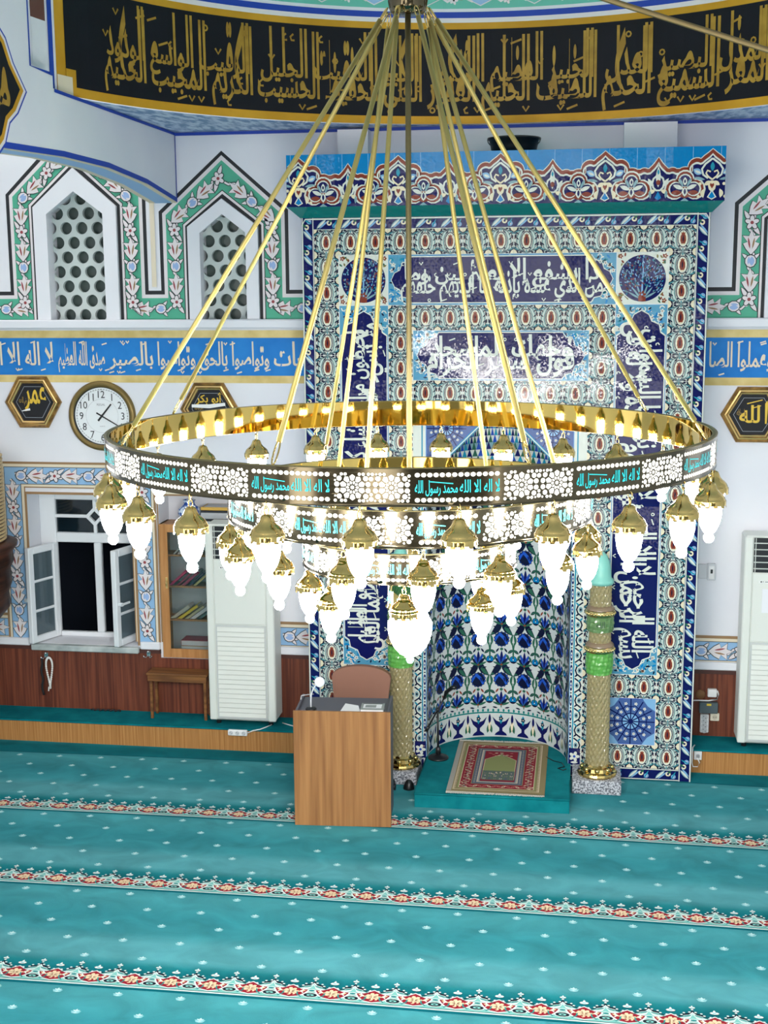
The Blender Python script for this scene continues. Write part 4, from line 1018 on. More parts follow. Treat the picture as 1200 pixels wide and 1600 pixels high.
# central boss over the lowest glass
mb = MB(); mb.lathe([(.001, 2.835), (.05, 2.832), (.088, 2.822), (.090, 2.812), (.086, 2.805), (.086, 2.722), (.090, 2.715), (.088, 2.705), (.06, 2.700), (.045, 2.690), (.045, 2.672), (.001, 2.672)], gold, 32, (HX, HY, 0))
boss = mb.build('boss', chd)
mb = MB(); A = Art(mb, ringmap(.087), step=.0002)
for k in range(4): A.at(base=3).text('الله محمد', .087*(CAMA+PI/2*k)-.058, .087*(CAMA+PI/2*k)+.058, 2.738, .035, 2.785, cyan, .012)
mb.build('lettering', boss)
mb = MB(); mb.lathe([(.045, 2.675), (.075, 2.668), (.086, 2.650), (.086, 2.622), (.078, 2.585), (.062, 2.552), (.040, 2.527), (.018, 2.516), (.010, 2.514)], glow, 24, (HX, HY, 0)); sh = mb.build('glass_shade', boss)
mb = MB(); mb.ball((HX, HY, 2.500), .016, mat('clear_finial', c(190, 215, 215), .05, trans=.8), 12); mb.build('glass_finial', boss)
# pendants
def link(mb, o, a, b, r, t, m):
    """a chain link: half height a, half width b, turned t about the vertical"""
    mb.tube([(o[0]+b*cos(2*PI*k/10)*cos(t), o[1]+b*cos(2*PI*k/10)*sin(t), o[2]+a*sin(2*PI*k/10)) for k in range(10)], r, m, 5, True)
mb = MB(); link(mb, (0, 0, -.010), .013, .007, .0022, .4, gold); link(mb, (0, 0, -.029), .014, .007, .0022, .4+PI/2, gold)
mb.lathe([(.001, -.040), (.010, -.0405), (.0155, -.043), (.0185, -.048), (.0208, -.055), (.0245, -.063), (.031, -.071), (.040, -.078), (.047, -.085), (.0505, -.092), (.0520, -.098), (.0550, -.100), (.0555, -.104), (.0550, -.117)], gold, 24)
for k in range(12):
    t = 2*PI*k/12; q = .17
    mb.face([(.0550*cos(t-q), .0535*sin(t-q), -.117), (.0550*cos(t+q), .0535*sin(t+q), -.117), (.0562*cos(t+q*.8), .0555*sin(t+q*.8), -.124), (.0562*cos(t-q*.8), .0555*sin(t-q*.8), -.124)], gold)
mb.lathe([(.0535, -.112), (.041, -.112)], gold, 24)
first = mb.build('pendant_lamp'); first.parent = chd
mb = MB(); mb.lathe([(.041, -.112), (.0415, -.130), (.041, -.150), (.0375, -.172), (.031, -.193), (.021, -.211), (.013, -.2195)], glow, 16); mb.ball((0, 0, -.2345), .0185, glow, 12)
g1 = mb.build('glass_shade'); g1.parent = first
def pend(x, y, z, fresh=[True]):
    if fresh[0]: o = first; fresh[0] = False
    else:
        o = first.copy(); COL.objects.link(o); o.parent = chd
        g = g1.copy(); COL.objects.link(g); g.parent = o
    o.location = (x-HX, y-HY, z-2.48); o.rotation_euler.z = math.atan2(y-HY, x-HX)
for k in range(24): t = -PI/2+PI*k/12; pend(HX+(R1-.002)*cos(t), HY+(R1-.002)*sin(t), 3.300)
for k in range(16): t = -PI/2+PI*(k+.5)/8; pend(HX+(R2-.004)*cos(t), HY+(R2-.004)*sin(t), 3.084)
for k in range(8): t = -PI/2+CAMA+math.radians(-3+45*k); pend(HX+(R3-.02)*cos(t), HY+(R3-.02)*sin(t), 2.895)
# rods
TOP = Vector((HX, HY, 4.905))
def rod(x, y, z, lift=.075):
    mb = MB(); e = Vector((x, y, z)); d = Vector((x-HX, y-HY, 0)); d.normalize(); a = TOP+d*.085; v = (e-a).normalized()
    s0 = a+v*.05; s1 = e-v*lift
    mb.tube([s0, s1], .0088, brass, 10)
    for p, q in ((a, s0), (s1, e)):
        mid = (p+q)/2; w = (q-p)/2; x_ = w.cross(Vector((0, 0, 1)))
        x_ = x_.normalized()*.008 if x_.length > 1e-6 else Vector((.008, 0, 0))
        mb.tube([mid+w*1.12*cos(2*PI*k/12)+x_*sin(2*PI*k/12) for k in range(12)], .0028, gold, 5, True)
    mb.tube([e, e+Vector((0, 0, -.03))], .004, gold, 6)
    mb.build('rod', chd)
for x, y in ((-.905, -5.99), (-1.00, -4.93), (-.275, -6.37), (.475, -6.29), (1.02, -5.63), (.905, -4.64)):
    d = Vector((x-HX, y-HY, 0)); d = d.normalized()*(R1-.010); rod(HX+d.x, HY+d.y, 3.415)
for x, y in ((-.40, -4.83), (.405, -4.80), (.53, -5.62), (-.53, -5.62)):
    d = Vector((x-HX, y-HY, 0)).normalized()*(R2-.010)
    if x != -.53: rod(HX+d.x, HY+d.y, 3.21)
for x, y in ((-.14, -5.7), (.28, -5.05), (-.30, -5.12)):
    d = Vector((x-HX, y-HY, 0)).normalized()*(R3-.010); rod(HX+d.x, HY+d.y, 3.005)
mb = MB(); mb.tube([(HX, HY, 4.90), (HX, HY, 2.83)], .0105, darkbrass, 12); mb.build('stem', chd)
mb = MB(); mb.lathe([(.001, 4.892), (.055, 4.893), (.062, 4.900), (.068, 4.915), (.070, 4.94), (.070, 5.08), (.075, 5.10), (.06, 5.13), (.03, 5.15), (.014, 5.17), (.014, 7.6)], bronze, 32, (HX, HY, 0), mod=lambda a, z: 1+(.03*cos(12*a) if 4.93 < z < 5.09 else 0)); mb.build('top_hub', chd)

# ------------------------------------------------------------------ columns, plinths, step, rug
granite = mottled('speckled_granite', c(96, 98, 106), c(196, 198, 204), (70, 70, 70), rough=.4, detail=2, lo=.42, hi=.58)
crystal = mat('crystal_shaft', c(166, 154, 112), .16, trans=.2, spec=.6); jade = mat('green_crystal', c(104, 182, 84), .12, trans=.25, spec=.6)
jade2 = mat('dim_green_crystal', c(112, 150, 96), .14, trans=.25, spec=.6); capteal = mat('pale_teal', c(130, 200, 186), .4); beads_m = mat('gold_beading', (.80, .62, .26, 1), .25, 1.0); smoky = mat('bronze_crystal', c(150, 128, 104), .2, trans=.2)
for sg, X, ds in ((1, .806, 'right of the prayer niche, bare'), (-1, -.758, 'left of the prayer niche, behind the lectern')):
    xa, xb = (.612, .992) if sg > 0 else (-.985, -.612)
    mb = MB(); mb.box((xa, -.37, 0), (xb, -.012, .11), granite, bev=.006)
    one('granite_plinth', mb, 'grey speckled granite plinth under the column '+('beside the prayer rug' if sg > 0 else 'beside the wooden lectern'), 'plinth')
    Y = -.19
    col = thing('crystal_column', 'faceted crystal column with green collars and gold foot, '+('standing clear beside the prayer rug' if sg > 0 else 'half hidden by the lectern and chair'), 'column', (X, Y, .11))
    mb = MB(); mb.lathe([(.155, .112), (.158, .125), (.150, .140), (.125, .150), (.118, .175), (.10, .185), (.088, .20)], gold, 16, (X, Y, 0), smooth=False); mb.lathe([(.001, .112), (.155, .112)], gold, 16, (X, Y, 0))
    for k in range(8): mb.ball((X+.115*cos(PI*k/4), Y+.115*sin(PI*k/4), .165), .022, gold, 8)
    mb.build('foot', col)
    def knurl(n, f): return lambda a, z: 1+.10*(abs(sin(n*a+z*f))+abs(sin(n*a-z*f))-1)
    def shaft(r, z0, z1, m, n=7, f=48):
        q = MB(); K = max(6, int((z1-z0)/.0125)); q.lathe([(r, z0+(z1-z0)*i/K) for i in range(K+1)], m, 56, (X, Y, 0), smooth=False, mod=knurl(n, f)); return q
    shaft(.085, .19, .945, crystal).build('shaft', col); shaft(.080, 1.18, 1.29, crystal).build('shaft', col); shaft(.078, 1.47, 1.65, crystal).build('shaft', col)
    for z0, z1, m in ((.94, 1.11, jade), (1.28, 1.40, jade2)):
        q = MB(); K = 10; q.lathe([(.106-.012*abs(i/K-.5), z0+(z1-z0)*i/K) for i in range(K+1)], m, 48, (X, Y, 0), smooth=False, mod=lambda a, z: 1+.05*sin(9*a+z*60)*sin(7*a-z*90)); q.lathe([(.02, z0), (.10, z0)], m, 24, (X, Y, 0)); q.lathe([(.10, z1), (.02, z1)], m, 24, (X, Y, 0)); cl = q.build('collar', col)
        if m is jade2: q = MB(); A = Art(q, (lambda u, v, h: (X+(.114+h)*sin(u/.114), Y-(.114+h)*cos(u/.114), v))); A.text('الله', -.035, .035, 1.325, .05, 1.375, mat('etched_letter', c(60, 84, 60), .4), .01); q.build('lettering', cl)
        q = MB(); q.lathe([(.09, z1), (.112, z1+.006), (.112, z1+.044), (.09, z1+.05)], beads_m, 32, (X, Y, 0))
        for k in range(28): q.ball((X+.112*cos(2*PI*k/28), Y+.112*sin(2*PI*k/28), z1+.024), .011, beads_m, 6)
        q.build('beaded_ring', col)
        q = MB(); q.lathe([(.108, z1+.05), (.104, z1+.066), (.088, z1+.08), (.07, z1+.084)], smoky, 32, (X, Y, 0), mod=lambda a, z: 1+.03*cos(16*a)); q.build('flared_rim', col)
    q = MB(); q.lathe([(.02, 1.645), (.09, 1.648), (.100, 1.665), (.096, 1.685), (.080, 1.70), (.074, 1.76), (.066, 1.82), (.045, 1.87), (.02, 1.90), (.001, 1.91)], capteal, 32, (X, Y, 0)); q.build('bell_cap', col)

stp = mottled('niche_step_carpet', c(2, 100, 108), c(16, 124, 130), (5, 5, 5), rough=.9, spec=.12)
mb = MB(); out = [(-.574, 0), (-.574, -.80), (.598, -.775), (.598, -.372), (.598, -.02), (.57, -.012), (.57, 0)]+[(.568*cos(t), .55*sin(t)) for t in [PI*k/24 for k in range(1, 24)]]
mb.prism(out[::-1], lambda u, v, d: (u, v, d), .112, 0, stp)
mb.tube([(-.574, -.02, .108), (-.574, -.80, .108), (.598, -.775, .108), (.598, -.38, .108)], .008, stp, 6)
one('carpeted_step', mb, 'low round backed step covered in teal carpet running into the tiled niche', 'step')

# prayer rug
def cloth(nm, q): return mat(nm, c(*q), .95, spec=.1)
rk = cloth('rug_khaki', (136, 122, 88)); rr_ = cloth('rug_red', (128, 38, 50)); rb = cloth('rug_slate', (82, 90, 106)); ro = cloth('rug_olive', (130, 134, 88)); rc_ = cloth('rug_cream', (206, 186, 158)); rg = cloth('rug_green', (86, 100, 92)); rgr = cloth('rug_grey', (156, 152, 144)); rpk = cloth('rug_rose', (178, 104, 100))
def rugmap(u, v, h):  # v along the length towards the niche
    return (-.335+(u+.0)*.745+(-.005 if u < .5 else 0), -.725+v*1.115+u*.012, .1165+h)
mb = MB(); A = Art(mb, rugmap, step=.00012)
mb.box((-.34, -.725, .113), (.41, .388, .1165), rk)
def band_(i, m): A.rect(i, i*.62, 1-i, 1-i*.62, m)
band_(0.002, rk); A.rect(.0, .01, .05, .99, rgr)
for i, m in ((.06, rc_), (.07, rk), (.10, ro), (.115, rc_), (.122, rr_), (.235, rk), (.243, rb), (.29, rc_), (.298, rgr), (.315, rb), (.325, rr_)): band_(i, m)
rnd = random.Random(3)
for i in range(60):
    y = .03+.94*i/60
    for x in (.075, .925): A.at(base=20).rect(x-.012, y, x+.012, y+.007, rc_)
for i in range(34):
    y = .09+.82*i/33
    for x in (.178, .822):
        a = A.at(x, y, base=22, rot=(1 if i % 2 else -1)*.6); a.leaf(-.05, 0, .05, 0, .018, rpk if i % 3 else rc_); a.leaf(-.02, 0, .02, 0, .009, rr_ if i % 2 else rb); A.at(x+rnd.uniform(-.04, .04), y, base=26).ell(0, 0, .012, .006, rc_, 6)
for i in range(16):
    x = .14+.72*i/15
    for y in (.105, .895): a = A.at(x, y, base=22, rot=(1 if i % 2 else -1)*.5); a.leaf(-.03, 0, .03, 0, .024, rpk if i % 3 else rc_); a.leaf(-.014, 0, .014, 0, .010, rr_)
for i in range(40):
    y = .17+.66*i/39
    for x in (.267, .733): A.at(x, y, base=22).leaf(-.012, -.004, .012, .004, .008, rgr)
A.lay[0] = 24; A.poly([(.335, .24), (.665, .24), (.665, .62), (.5, .74), (.335, .62)], ro); A.stroke([(.335, .24), (.335, .62), (.5, .74), (.665, .62), (.665, .24)], .006, rc_)
A.rect(.335, .225, .665, .40, rg)
for i in range(6):
    for j in range(3): a = A.at(.362+.055*i, .25+.05*j, base=30); a.flower(0, 0, .017, (rc_, rb, ro)[(i+j) % 3], rb, 5); a.leaf(0, -.02, 0, .03, .012, rb)
for k in range(14): A.at(.36+.28*rnd.random(), .70+.06*rnd.random(), base=30).leaf(-.02, 0, .02, 0, .012, rc_ if k % 2 else rpk)
for i in range(24): A.at(rnd.uniform(.36, .64), rnd.uniform(.30, .40), base=34).ell(0, 0, .010, .006, (rb, rc_)[i % 2], 5)
rug = one('prayer_rug', mb, 'small red and olive prayer rug with an arch design on the carpeted step', 'rug')
ORG[rug.name] = tuple(rug.location)
mb = MB()
for i in range(110):
    u = (i+.5)/110
    for v, d in ((0, -1), (1, 1)):
        x, y, z = rugmap(u, v, 0); l = .030+.012*rnd.random(); mb.box((x-.0026, min(y, y+d*l), .1135), (x+.0026, max(y, y+d*l), .1165), cloth('rug_fringe', (214, 208, 196)))
fr = mb.build('fringe', rug)

# ------------------------------------------------------------------ lectern group
wood = mottled('lectern_wood', c(128, 86, 50), c(166, 118, 72), (26, 26, 1.0), rough=.5, detail=4, lo=.3, hi=.7)
grey = mat('dark_grey_board', c(84, 84, 92), .5)
ang = math.atan2(.05, .711); LM = Matrix.Translation((-1.408, -1.251, 0)) @ Matrix.Rotation(ang, 4, 'Z')
lec = thing('lectern', 'wooden box lectern with plain striped grain front, standing on the carpet', 'lectern', (-1.06, -1.02, 0))
wdt, dep = .713, .42
q = MB(); q.box((0, 0, 0), (wdt, .018, .882), wood, LM, .002); q.build('front_panel', lec)
for x in (.012, wdt-.030): q = MB(); q.box((x, .018, 0), (x+.018, dep, .876), grey, LM, .002); q.build('side_panel', lec)
q = MB(); q.box((.03, .018, .835), (wdt-.03, dep, .853), grey, LM, .002); q.build('desktop', lec)
q = MB(); q.box((.03, .03, .40), (wdt-.03, dep-.03, .416), grey, LM, .002); q.build('shelf', lec)
def L3(x, y, z): return LM @ Vector((x, y, z))
lampw = mat('lamp_white', c(230, 232, 238), .35)
dl = thing('desk_lamp', 'small white gooseneck lamp with round head on the lectern', 'lamp', tuple(L3(.115, .13, .853)))
q = MB(); o = L3(.115, .13, .853); q.lathe([(.001, .018), (.03, .017), (.04, .008), (.042, 0), (.001, 0)], blackplastic, 20, o); q.build('base', dl)
q = MB(); pts = [L3(.115, .13, .868), L3(.115, .13, .92), L3(.118, .13, .96), L3(.13, .13, 1.0), L3(.15, .13, 1.035), L3(.172, .13, 1.052)]; q.tube(pts, .0058, lampw, 8); q.build('gooseneck', dl)
q = MB(); M = Matrix.Translation(L3(.185, .115, 1.068)) @ Matrix.Rotation(math.radians(62), 4, 'X') @ Matrix.Rotation(.2, 4, 'Y')
pv = MB(); pv.lathe([(.001, .010), (.028, .009), (.038, .003), (.038, -.006), (.03, -.010), (.001, -.010)], lampw, 24); q.mesh([M @ Vector(v) for v in pv.v], pv.f, lampw, True); q.build('lamp_head', dl)
paper = mat('paper', c(226, 226, 226), .8)
q = MB(); q.prism([(.335, .06), (.49, .06), (.46, .20), (.36, .24)], lambda u, v, d: tuple(L3(u, v, .8545+d+(.05*max(0, v-.06)))), 0, .003, paper); one('paper_sheet', q, 'loose white sheet of paper lying on the lectern beside the booklets', 'paper')
q = MB(); bc = mat('booklet_cover', c(140, 146, 142), .6); q.box((.49, .06, .854), (.655, .20, .880), paper, LM); q.box((.487, .057, .880), (.658, .203, .884), bc, LM)
A = Art(q, lambda u, v, h: tuple(L3(u, v, .8845+h))); A.rect(.505, .085, .64, .175, paper); A.rect(.52, .10, .60, .16, bc); A.stroke([(.50, .19), (.645, .19)], .008, blackplastic)
one('booklet', q, 'thick grey covered booklet lying at the corner of the lectern', 'book')
q = MB(); q.tube([L3(.02, .30, .9), L3(.06, .36, .89), L3(.10, .40, .882)], .004, mat('cable_grey', c(190, 190, 190), .5), 6); q.tube([L3(.02, .30, .9), L3(.02, .27, .88)], .004, mat('cable_grey', c(190, 190, 190), .5), 6); one('loose_cable', q, 'short grey cable at the back left corner of the lectern', 'cable')
# chair behind
up_ = mat('brown_leatherette', c(132, 90, 72), .6)
ch = thing('office_chair', 'brown upholstered chair with arched back behind the lectern', 'chair', (-1.05, -.53, 0))
q = MB(); prof = [(-.205, .60), (-.175, .52), (.175, .52), (.205, .60), (.235, .885)]+[(.235*cos(t), .885+.088*sin(t)) for t in [PI*k/12 for k in range(1, 12)]]+[(-.235, .885)]
q.prism(prof, lambda u, v, d: (-1.05+u, -.42+d+(v-.6)*.12, v), 0, .055, up_); q.build('backrest', ch)
q = MB(); q.box((-1.27, -.75, .43), (-.83, -.38, .50), up_, bev=.025); q.build('seat', ch)
q = MB(); q.tube([(-1.05, -.56, .43), (-1.05, -.56, .10)], .028, blackplastic, 12); q.box((-1.08, -.42, .40), (-1.02, -.33, .62), blackplastic); q.build('post', ch)
for k in range(5):
    t = 2*PI*k/5+.33; q = MB(); e = (-1.05+.29*cos(t), -.56+.24*sin(t)); q.tube([(-1.05, -.56, .10), (e[0], e[1], .075)], [.026, .016], blackplastic, 8); l_ = q.build('leg', ch)
    q = MB(); q.tube([(e[0]-.012, e[1], .027), (e[0]+.012, e[1], .027)], .027, blackplastic, 14); q.tube([(e[0], e[1], .03), (e[0], e[1], .075)], .006, blackplastic, 6); q.build('caster', l_)
q = MB(); q.lathe([(.001, .075), (.02, .07), (.035, .045), (.045, .012), (.045, 0), (.001, 0)], blackplastic, 16, (-.665, -.44, 0)); one('rubber_foot', q, 'small black rubber object on the carpet by the lectern\'s corner', 'foot')
# microphone
mic = thing('microphone_stand', 'short black microphone stand with round foot on the carpeted step', 'microphone stand', (-.476, -.03, .112))
q = MB(); o = (-.476, -.03, .112); q.lathe([(.001, .03), (.02, .03), (.03, .022), (.07, .018), (.085, .010), (.085, 0), (.001, 0)], blackplastic, 28, o); q.build('foot', mic)
q = MB(); q.tube([(o[0], o[1], .14), (o[0]-.004, o[1], .52)], .009, blackplastic, 10); q.ball((o[0]-.004, o[1], .525), .018, blackplastic, 10); q.lathe([(.012, .14), (.022, .15), (.022, .20), (.012, .21)], blackplastic, 14, (o[0], o[1], 0)); q.build('post', mic)
q = MB(); q.tube([(-.565, -.03, .36), (-.48, -.03, .525), (-.43, -.03, .62)], .007, blackplastic, 8); q.tube([(-.43, -.03, .62), (-.41, -.04, .68), (-.36, -.06, .725), (-.33, -.08, .735)], [.010, .016, .018, .016], blackplastic, 10); q.tube([(-.575, -.03, .34), (-.555, -.03, .38)], .014, blackplastic, 10); q.build('boom', mic)
q = MB(); q.tube([(.40, .10, .116), (.46, .02, .116), (.53, -.02, .116), (.55, -.10, .116), (.50, -.14, .116), (.54, -.18, .116), (.565, -.15, .116)], .004, blackplastic, 6); one('thin_cable', q, 'thin black cable curled on the carpeted step right of the rug', 'cable')

# ------------------------------------------------------------------ wall things
bkt = thing('bucket', 'black plastic bucket standing on top of the tiled cornice', 'bucket', (.075, .30, 4.914))
q = MB(); q.lathe([(.001, 0), (.165, 0), (.18, .06), (.193, .118), (.205, .118), (.207, .132), (.195, .134), (.185, .12), (.16, .02), (.001, .02)], blackplastic, 32, (.075, .30, 4.9145)); q.build('tub', bkt)
q = MB(); q.tube([(.075+.205*cos(t), .30-.205*abs(sin(t))*.25-.2*.9*0-.0, 5.04-.10*sin(t)) for t in [PI*k/12 for k in range(13)]], .004, blackplastic, 6)
hb = q.build('handle', bkt)
# clock
wc_ = thing('wall_clock', 'round bronze rimmed wall clock with white dial showing twenty past one', 'clock', (-3.455, WY-.03, 2.54))
KX, KZ, KR = -3.455, 2.838, .300
def facing(cx, cz, Y): return lambda x, y, z: (cx+x, Y-z, cz+y)
def dish(prof, m, n, cx, cz, Y):
    q = MB(); pv = MB(); pv.lathe(prof, m, n); f = facing(cx, cz, Y); q.mesh([f(*v) for v in pv.v], pv.f, m, True); return q
rimm = mat('clock_bronze', c(124, 104, 58), .4, .5)
q = dish([(.30, 0), (.302, .012), (.296, .030), (.280, .040), (.262, .038), (.252, .028)], rimm, 64, KX, KZ, WY); q.build('rim', wc_)
q = dish([(.253, .028), (.246, .022), (.244, .012)], mat('clock_inner_ring', c(30, 32, 34), .4), 64, KX, KZ, WY); q.build('inner_ring', wc_)
q = MB(); dial = mat('clock_dial', c(232, 236, 238), .6); A = Art(q, front(WY-.012)).at(KX, KZ); A.ell(0, 0, .246, .246, dial, 64)
kk = mat('clock_ink', c(52, 56, 60), .6); fnt = mat('clock_faint', c(150, 154, 158), .6)
A.ring(0, 0, .228, .0025, fnt, 60); A.ring(0, 0, .145, .0015, fnt, 48)
for k in range(60): t = 2*PI*k/60; A.stroke([(.222*sin(t), .222*cos(t)), (.234*sin(t), .234*cos(t))], .003 if k % 5 else .005, kk); A.lay[0] -= 1
A.up()
for k in range(1, 13):
    t = 2*PI*k/12; vs, fs = lettering(str(k), .002); xs = [v[0] for v in vs]; ys = [v[1] for v in vs]; sc = .062/(max(ys)-min(ys)); r0 = .186
    A.tri([(r0*sin(t)+(v[0]-(min(xs)+max(xs))/2)*sc*.9, r0*cos(t)+(v[1]-(min(ys)+max(ys))/2)*sc) for v in vs], fs, kk); A.lay[0] -= 1
A.up()
def plain(A, t, cx, cy, h, m, off=0.0, w=None):
    vs, fs = lettering(t, off); xs = [v[0] for v in vs]; ys = [v[1] for v in vs]; sc = h/(max(ys)-min(ys)); sx = w/(max(xs)-min(xs)) if w else sc
    A.tri([(cx+(v[0]-(min(xs)+max(xs))/2)*sx, cy+(v[1]-(min(ys)+max(ys))/2)*sc) for v in vs], fs, m)
plain(A, 'REGAL', -.005, .098, .018, fnt, .006); plain(A, 'QUARTZ', 0, -.090, .010, fnt)
q.build('dial', wc_)
for nm, deg, ln, wd, hh in (('hour_hand', 40, .135, .018, .020), ('minute_hand', 120, .20, .013, .023)):
    q = MB(); A = Art(q, front(WY-hh)).at(KX, KZ, rot=-math.radians(deg)); A.poly([(-wd/2, -.055), (wd/2, -.055), (wd/2*.7, ln), (-wd/2*.7, ln)], mat('clock_hand', c(18, 20, 24), .4)); A.ell(0, 0, .012, .012, mat('clock_hand', c(18, 20, 24), .4), 14); q.build(nm, wc_)
# hexagonal plaques
antique = mottled('antique_gold', c(96, 70, 34), c(168, 126, 64), (14, 14, 14), rough=.35); brightgold = mat('bright_gold', (.85, .60, .25, 1), .3, .8); felt = mat('black_felt', c(12, 14, 22), .7); yel = mat('gold_lettering', c(222, 184, 52), .45)
def plaque(cx, cz, R, main, label, small, extra):
    p = thing('wall_plaque', label, 'plaque', (cx, WY-.02, cz-R*.866))
    hexa = lambda r: [(cx+r*cos(PI*k/3), cz+r*sin(PI*k/3)) for k in range(6)]
    q = MB(); rs = [(R, 0), (R*.99, .025), (R*.93, .040), (R*.88, .030), (R*.83, .034), (R*.78, .026), (R*.74, .020), (R*.72, .012)]; ms = [antique, antique, antique, brightgold, antique, brightgold, antique]
    for (r0, h0), (r1, h1), m in zip(rs, rs[1:], ms):
        a, b = hexa(r0), hexa(r1)
        for k in range(6): j = (k+1) % 6; q.face([(a[k][0], WY-h0, a[k][1]), (a[j][0], WY-h0, a[j][1]), (b[j][0], WY-h1, b[j][1]), (b[k][0], WY-h1, b[k][1])], m)
    q.build('frame', p)
    q = MB(); A = Art(q, front(WY-.012)); A.poly(hexa(R*.73), felt); A.stroke(hexa(R*.60), .004, mat('silver_line', c(150, 156, 166), .5), True); fb = q.build('panel', p)
    q = MB(); A = Art(q, front(WY-.0135)).at(cx, cz); main(A, R); A.text(small, -R*.50, -R*.22, -R*.02, R*.22, R*.18, mat('gold_dim', c(170, 140, 60), .5), .008); extra(A, R); q.build('lettering', p)
def m_omar(A, R): A.text('عمر', -R*.30, R*.46, -R*.02, R*1.15, R*.9, yel, .02, thr=9)
def m_bekr(A, R): A.text('أبو بكر', -R*.46, R*.44, R*.22, R*.40, R*.54, yel, .02)
def m_allah(A, R):
    A.text('لله', -R*.42, R*.20, -R*.24, R*.62, R*.30, yel, .022); A.poly([(R*.36, -R*.28), (R*.41, -R*.28), (R*.43, R*.36), (R*.40, R*.44), (R*.34, R*.34)], yel); A.stroke([(-R*.20, R*.34), (R*.26, R*.46)], R*.03, yel); A.stroke([(-R*.06, R*.20), (R*.22, R*.28)], R*.025, yel)
def whitestrip(A, R): A.stroke([(-R*.42, -R*.30), (-R*.12, -R*.24)], [R*.02, R*.08], mat('paint_white', c(240, 240, 240), .5))
plaque(-4.075, 2.953, .258, m_omar, 'hexagonal black plaque with gilt frame and gold lettering, left of the clock', 'رضي الله عنه', whitestrip)
plaque(-2.498, 2.905, .258, m_bekr, 'hexagonal gilt framed plaque between the clock and the tiled niche, partly behind the chandelier', 'رضي الله عنه', lambda A, R: A.stroke([(-R*.60, R*.10), (0, R*.09), (R*.54, R*.16)], [R*.10, R*.13, R*.10], mat('paint_white', c(240, 240, 240), .5)))
plaque(1.990, 2.893, .258, m_allah, 'hexagonal gilt framed plaque on the wall to the right of the tiled niche', 'جل جلاله', lambda A, R: None)

# ------------------------------------------------------------------ air conditioners
acw = mat('conditioner_white', c(222, 225, 218), .45); acd = mat('conditioner_dark', c(16, 20, 28), .4); acg = mat('conditioner_slat', c(200, 204, 198), .45); acs = mat('conditioner_side', c(196, 200, 198), .5)
def conditioner(x0, x1, label, plate):
    Y0, Y1, z0, z1 = .30, .555, .236, 1.957
    t = thing('air_conditioner', label, 'air conditioner', ((x0+x1)/2, (Y0+Y1)/2, .196))
    q = MB(); q.box((x0, Y0+.006, z0), (x1, Y1, z1), acw, bev=.016)
    for x in (x0+.06, x1-.06):
        for y in (Y0+.06, Y1-.05): q.lathe([(.02, .196), (.024, z0)], blackplastic, 10, (x, y, 0))
    b_ = q.build('body', t)
    q = MB()
    for x in (x0, x1-.066): q.box((x, Y0-.006, z0+.004), (x+.066, Y0+.02, z1-.006), acw, bev=.008)
    q.box((x0+.07, Y0-.002, 1.095), (x1-.07, Y0+.02, 1.655), acw, bev=.004); q.box((x0+.07, Y0-.002, 1.945), (x1-.07, Y0+.02, z1-.006), acw); q.build('front_panel', t)
    q = MB(); q.box((x0+.07, Y0+.001, 1.662), (x1-.07, Y0+.02, 1.942), acd)
    q.build('outlet_grille', t); g_ = MB()
    for k in range(5): z = 1.69+.0515*k; g_.box((x0+.072, Y0-.006, z), (x1-.072, Y0+.002, z+.008), acg)
    for x in (x0+.08, x1-.09): g_.box((x, Y0-.004, 1.665), (x+.006, Y0+.002, 1.94), acg)
    g_.build('louvre', t)
    q = MB(); q.box((x0+.07, Y0+.001, z0+.02), (x1-.07, Y0+.02, 1.088), acs)
    n_ = 19
    for k in range(n_):
        z = .275+(.80/n_)*k; h = .80/n_
        q.face([(x0+.085, Y0-.010, z), (x1-.085, Y0-.010, z), (x1-.085, Y0-.004, z+h*.80), (x0+.085, Y0-.004, z+h*.80)], acw); q.face([(x0+.085, Y0+.002, z), (x1-.085, Y0+.002, z), (x1-.085, Y0-.010, z), (x0+.085, Y0-.010, z)], acs)
        q.face([(x0+.085, Y0-.004, z+h*.80), (x1-.085, Y0-.004, z+h*.80), (x1-.085, Y0+.001, z+h*.86), (x0+.085, Y0+.001, z+h*.86)], acw)
    q.build('intake_grille', t)
    if plate:
        q = MB(); q.box((x0+.115, Y0-.005, 1.575), (x0+.33, Y0, 1.60), mat('display_plate', c(232, 234, 230), .3), bev=.002); A = Art(q, front(Y0-.0055)); A.ell(x0+.135, 1.588, .006, .006, blackplastic, 10); A.rect(x0+.147, 1.586, x0+.153, 1.592, blackplastic); A.rect(x0+.165, 1.585, x0+.20, 1.591, mat('display_grey', c(120, 124, 124), .5)); q.build('display', t)
    return t
conditioner(-2.495, -1.912, 'tall white floor standing air conditioner beside the wooden bench', True)
conditioner(1.936, 2.52, 'tall white floor standing air conditioner to the right of the tiled niche', True)
q = MB(); q.box((2.082, .2945, 1.335), (2.32, .2975, 1.53), mat('notice_paper', c(232, 234, 238), .8)); A = Art(q, front(.2942))
for i, s_ in enumerate('ABC'): plain(A, s_, 2.155, 1.492-.055*i, .028, mat('notice_ink', c(60, 60, 64), .7), .01)
one('paper_notice', q, 'white printed notice stuck on the front of the right air conditioner', 'notice')

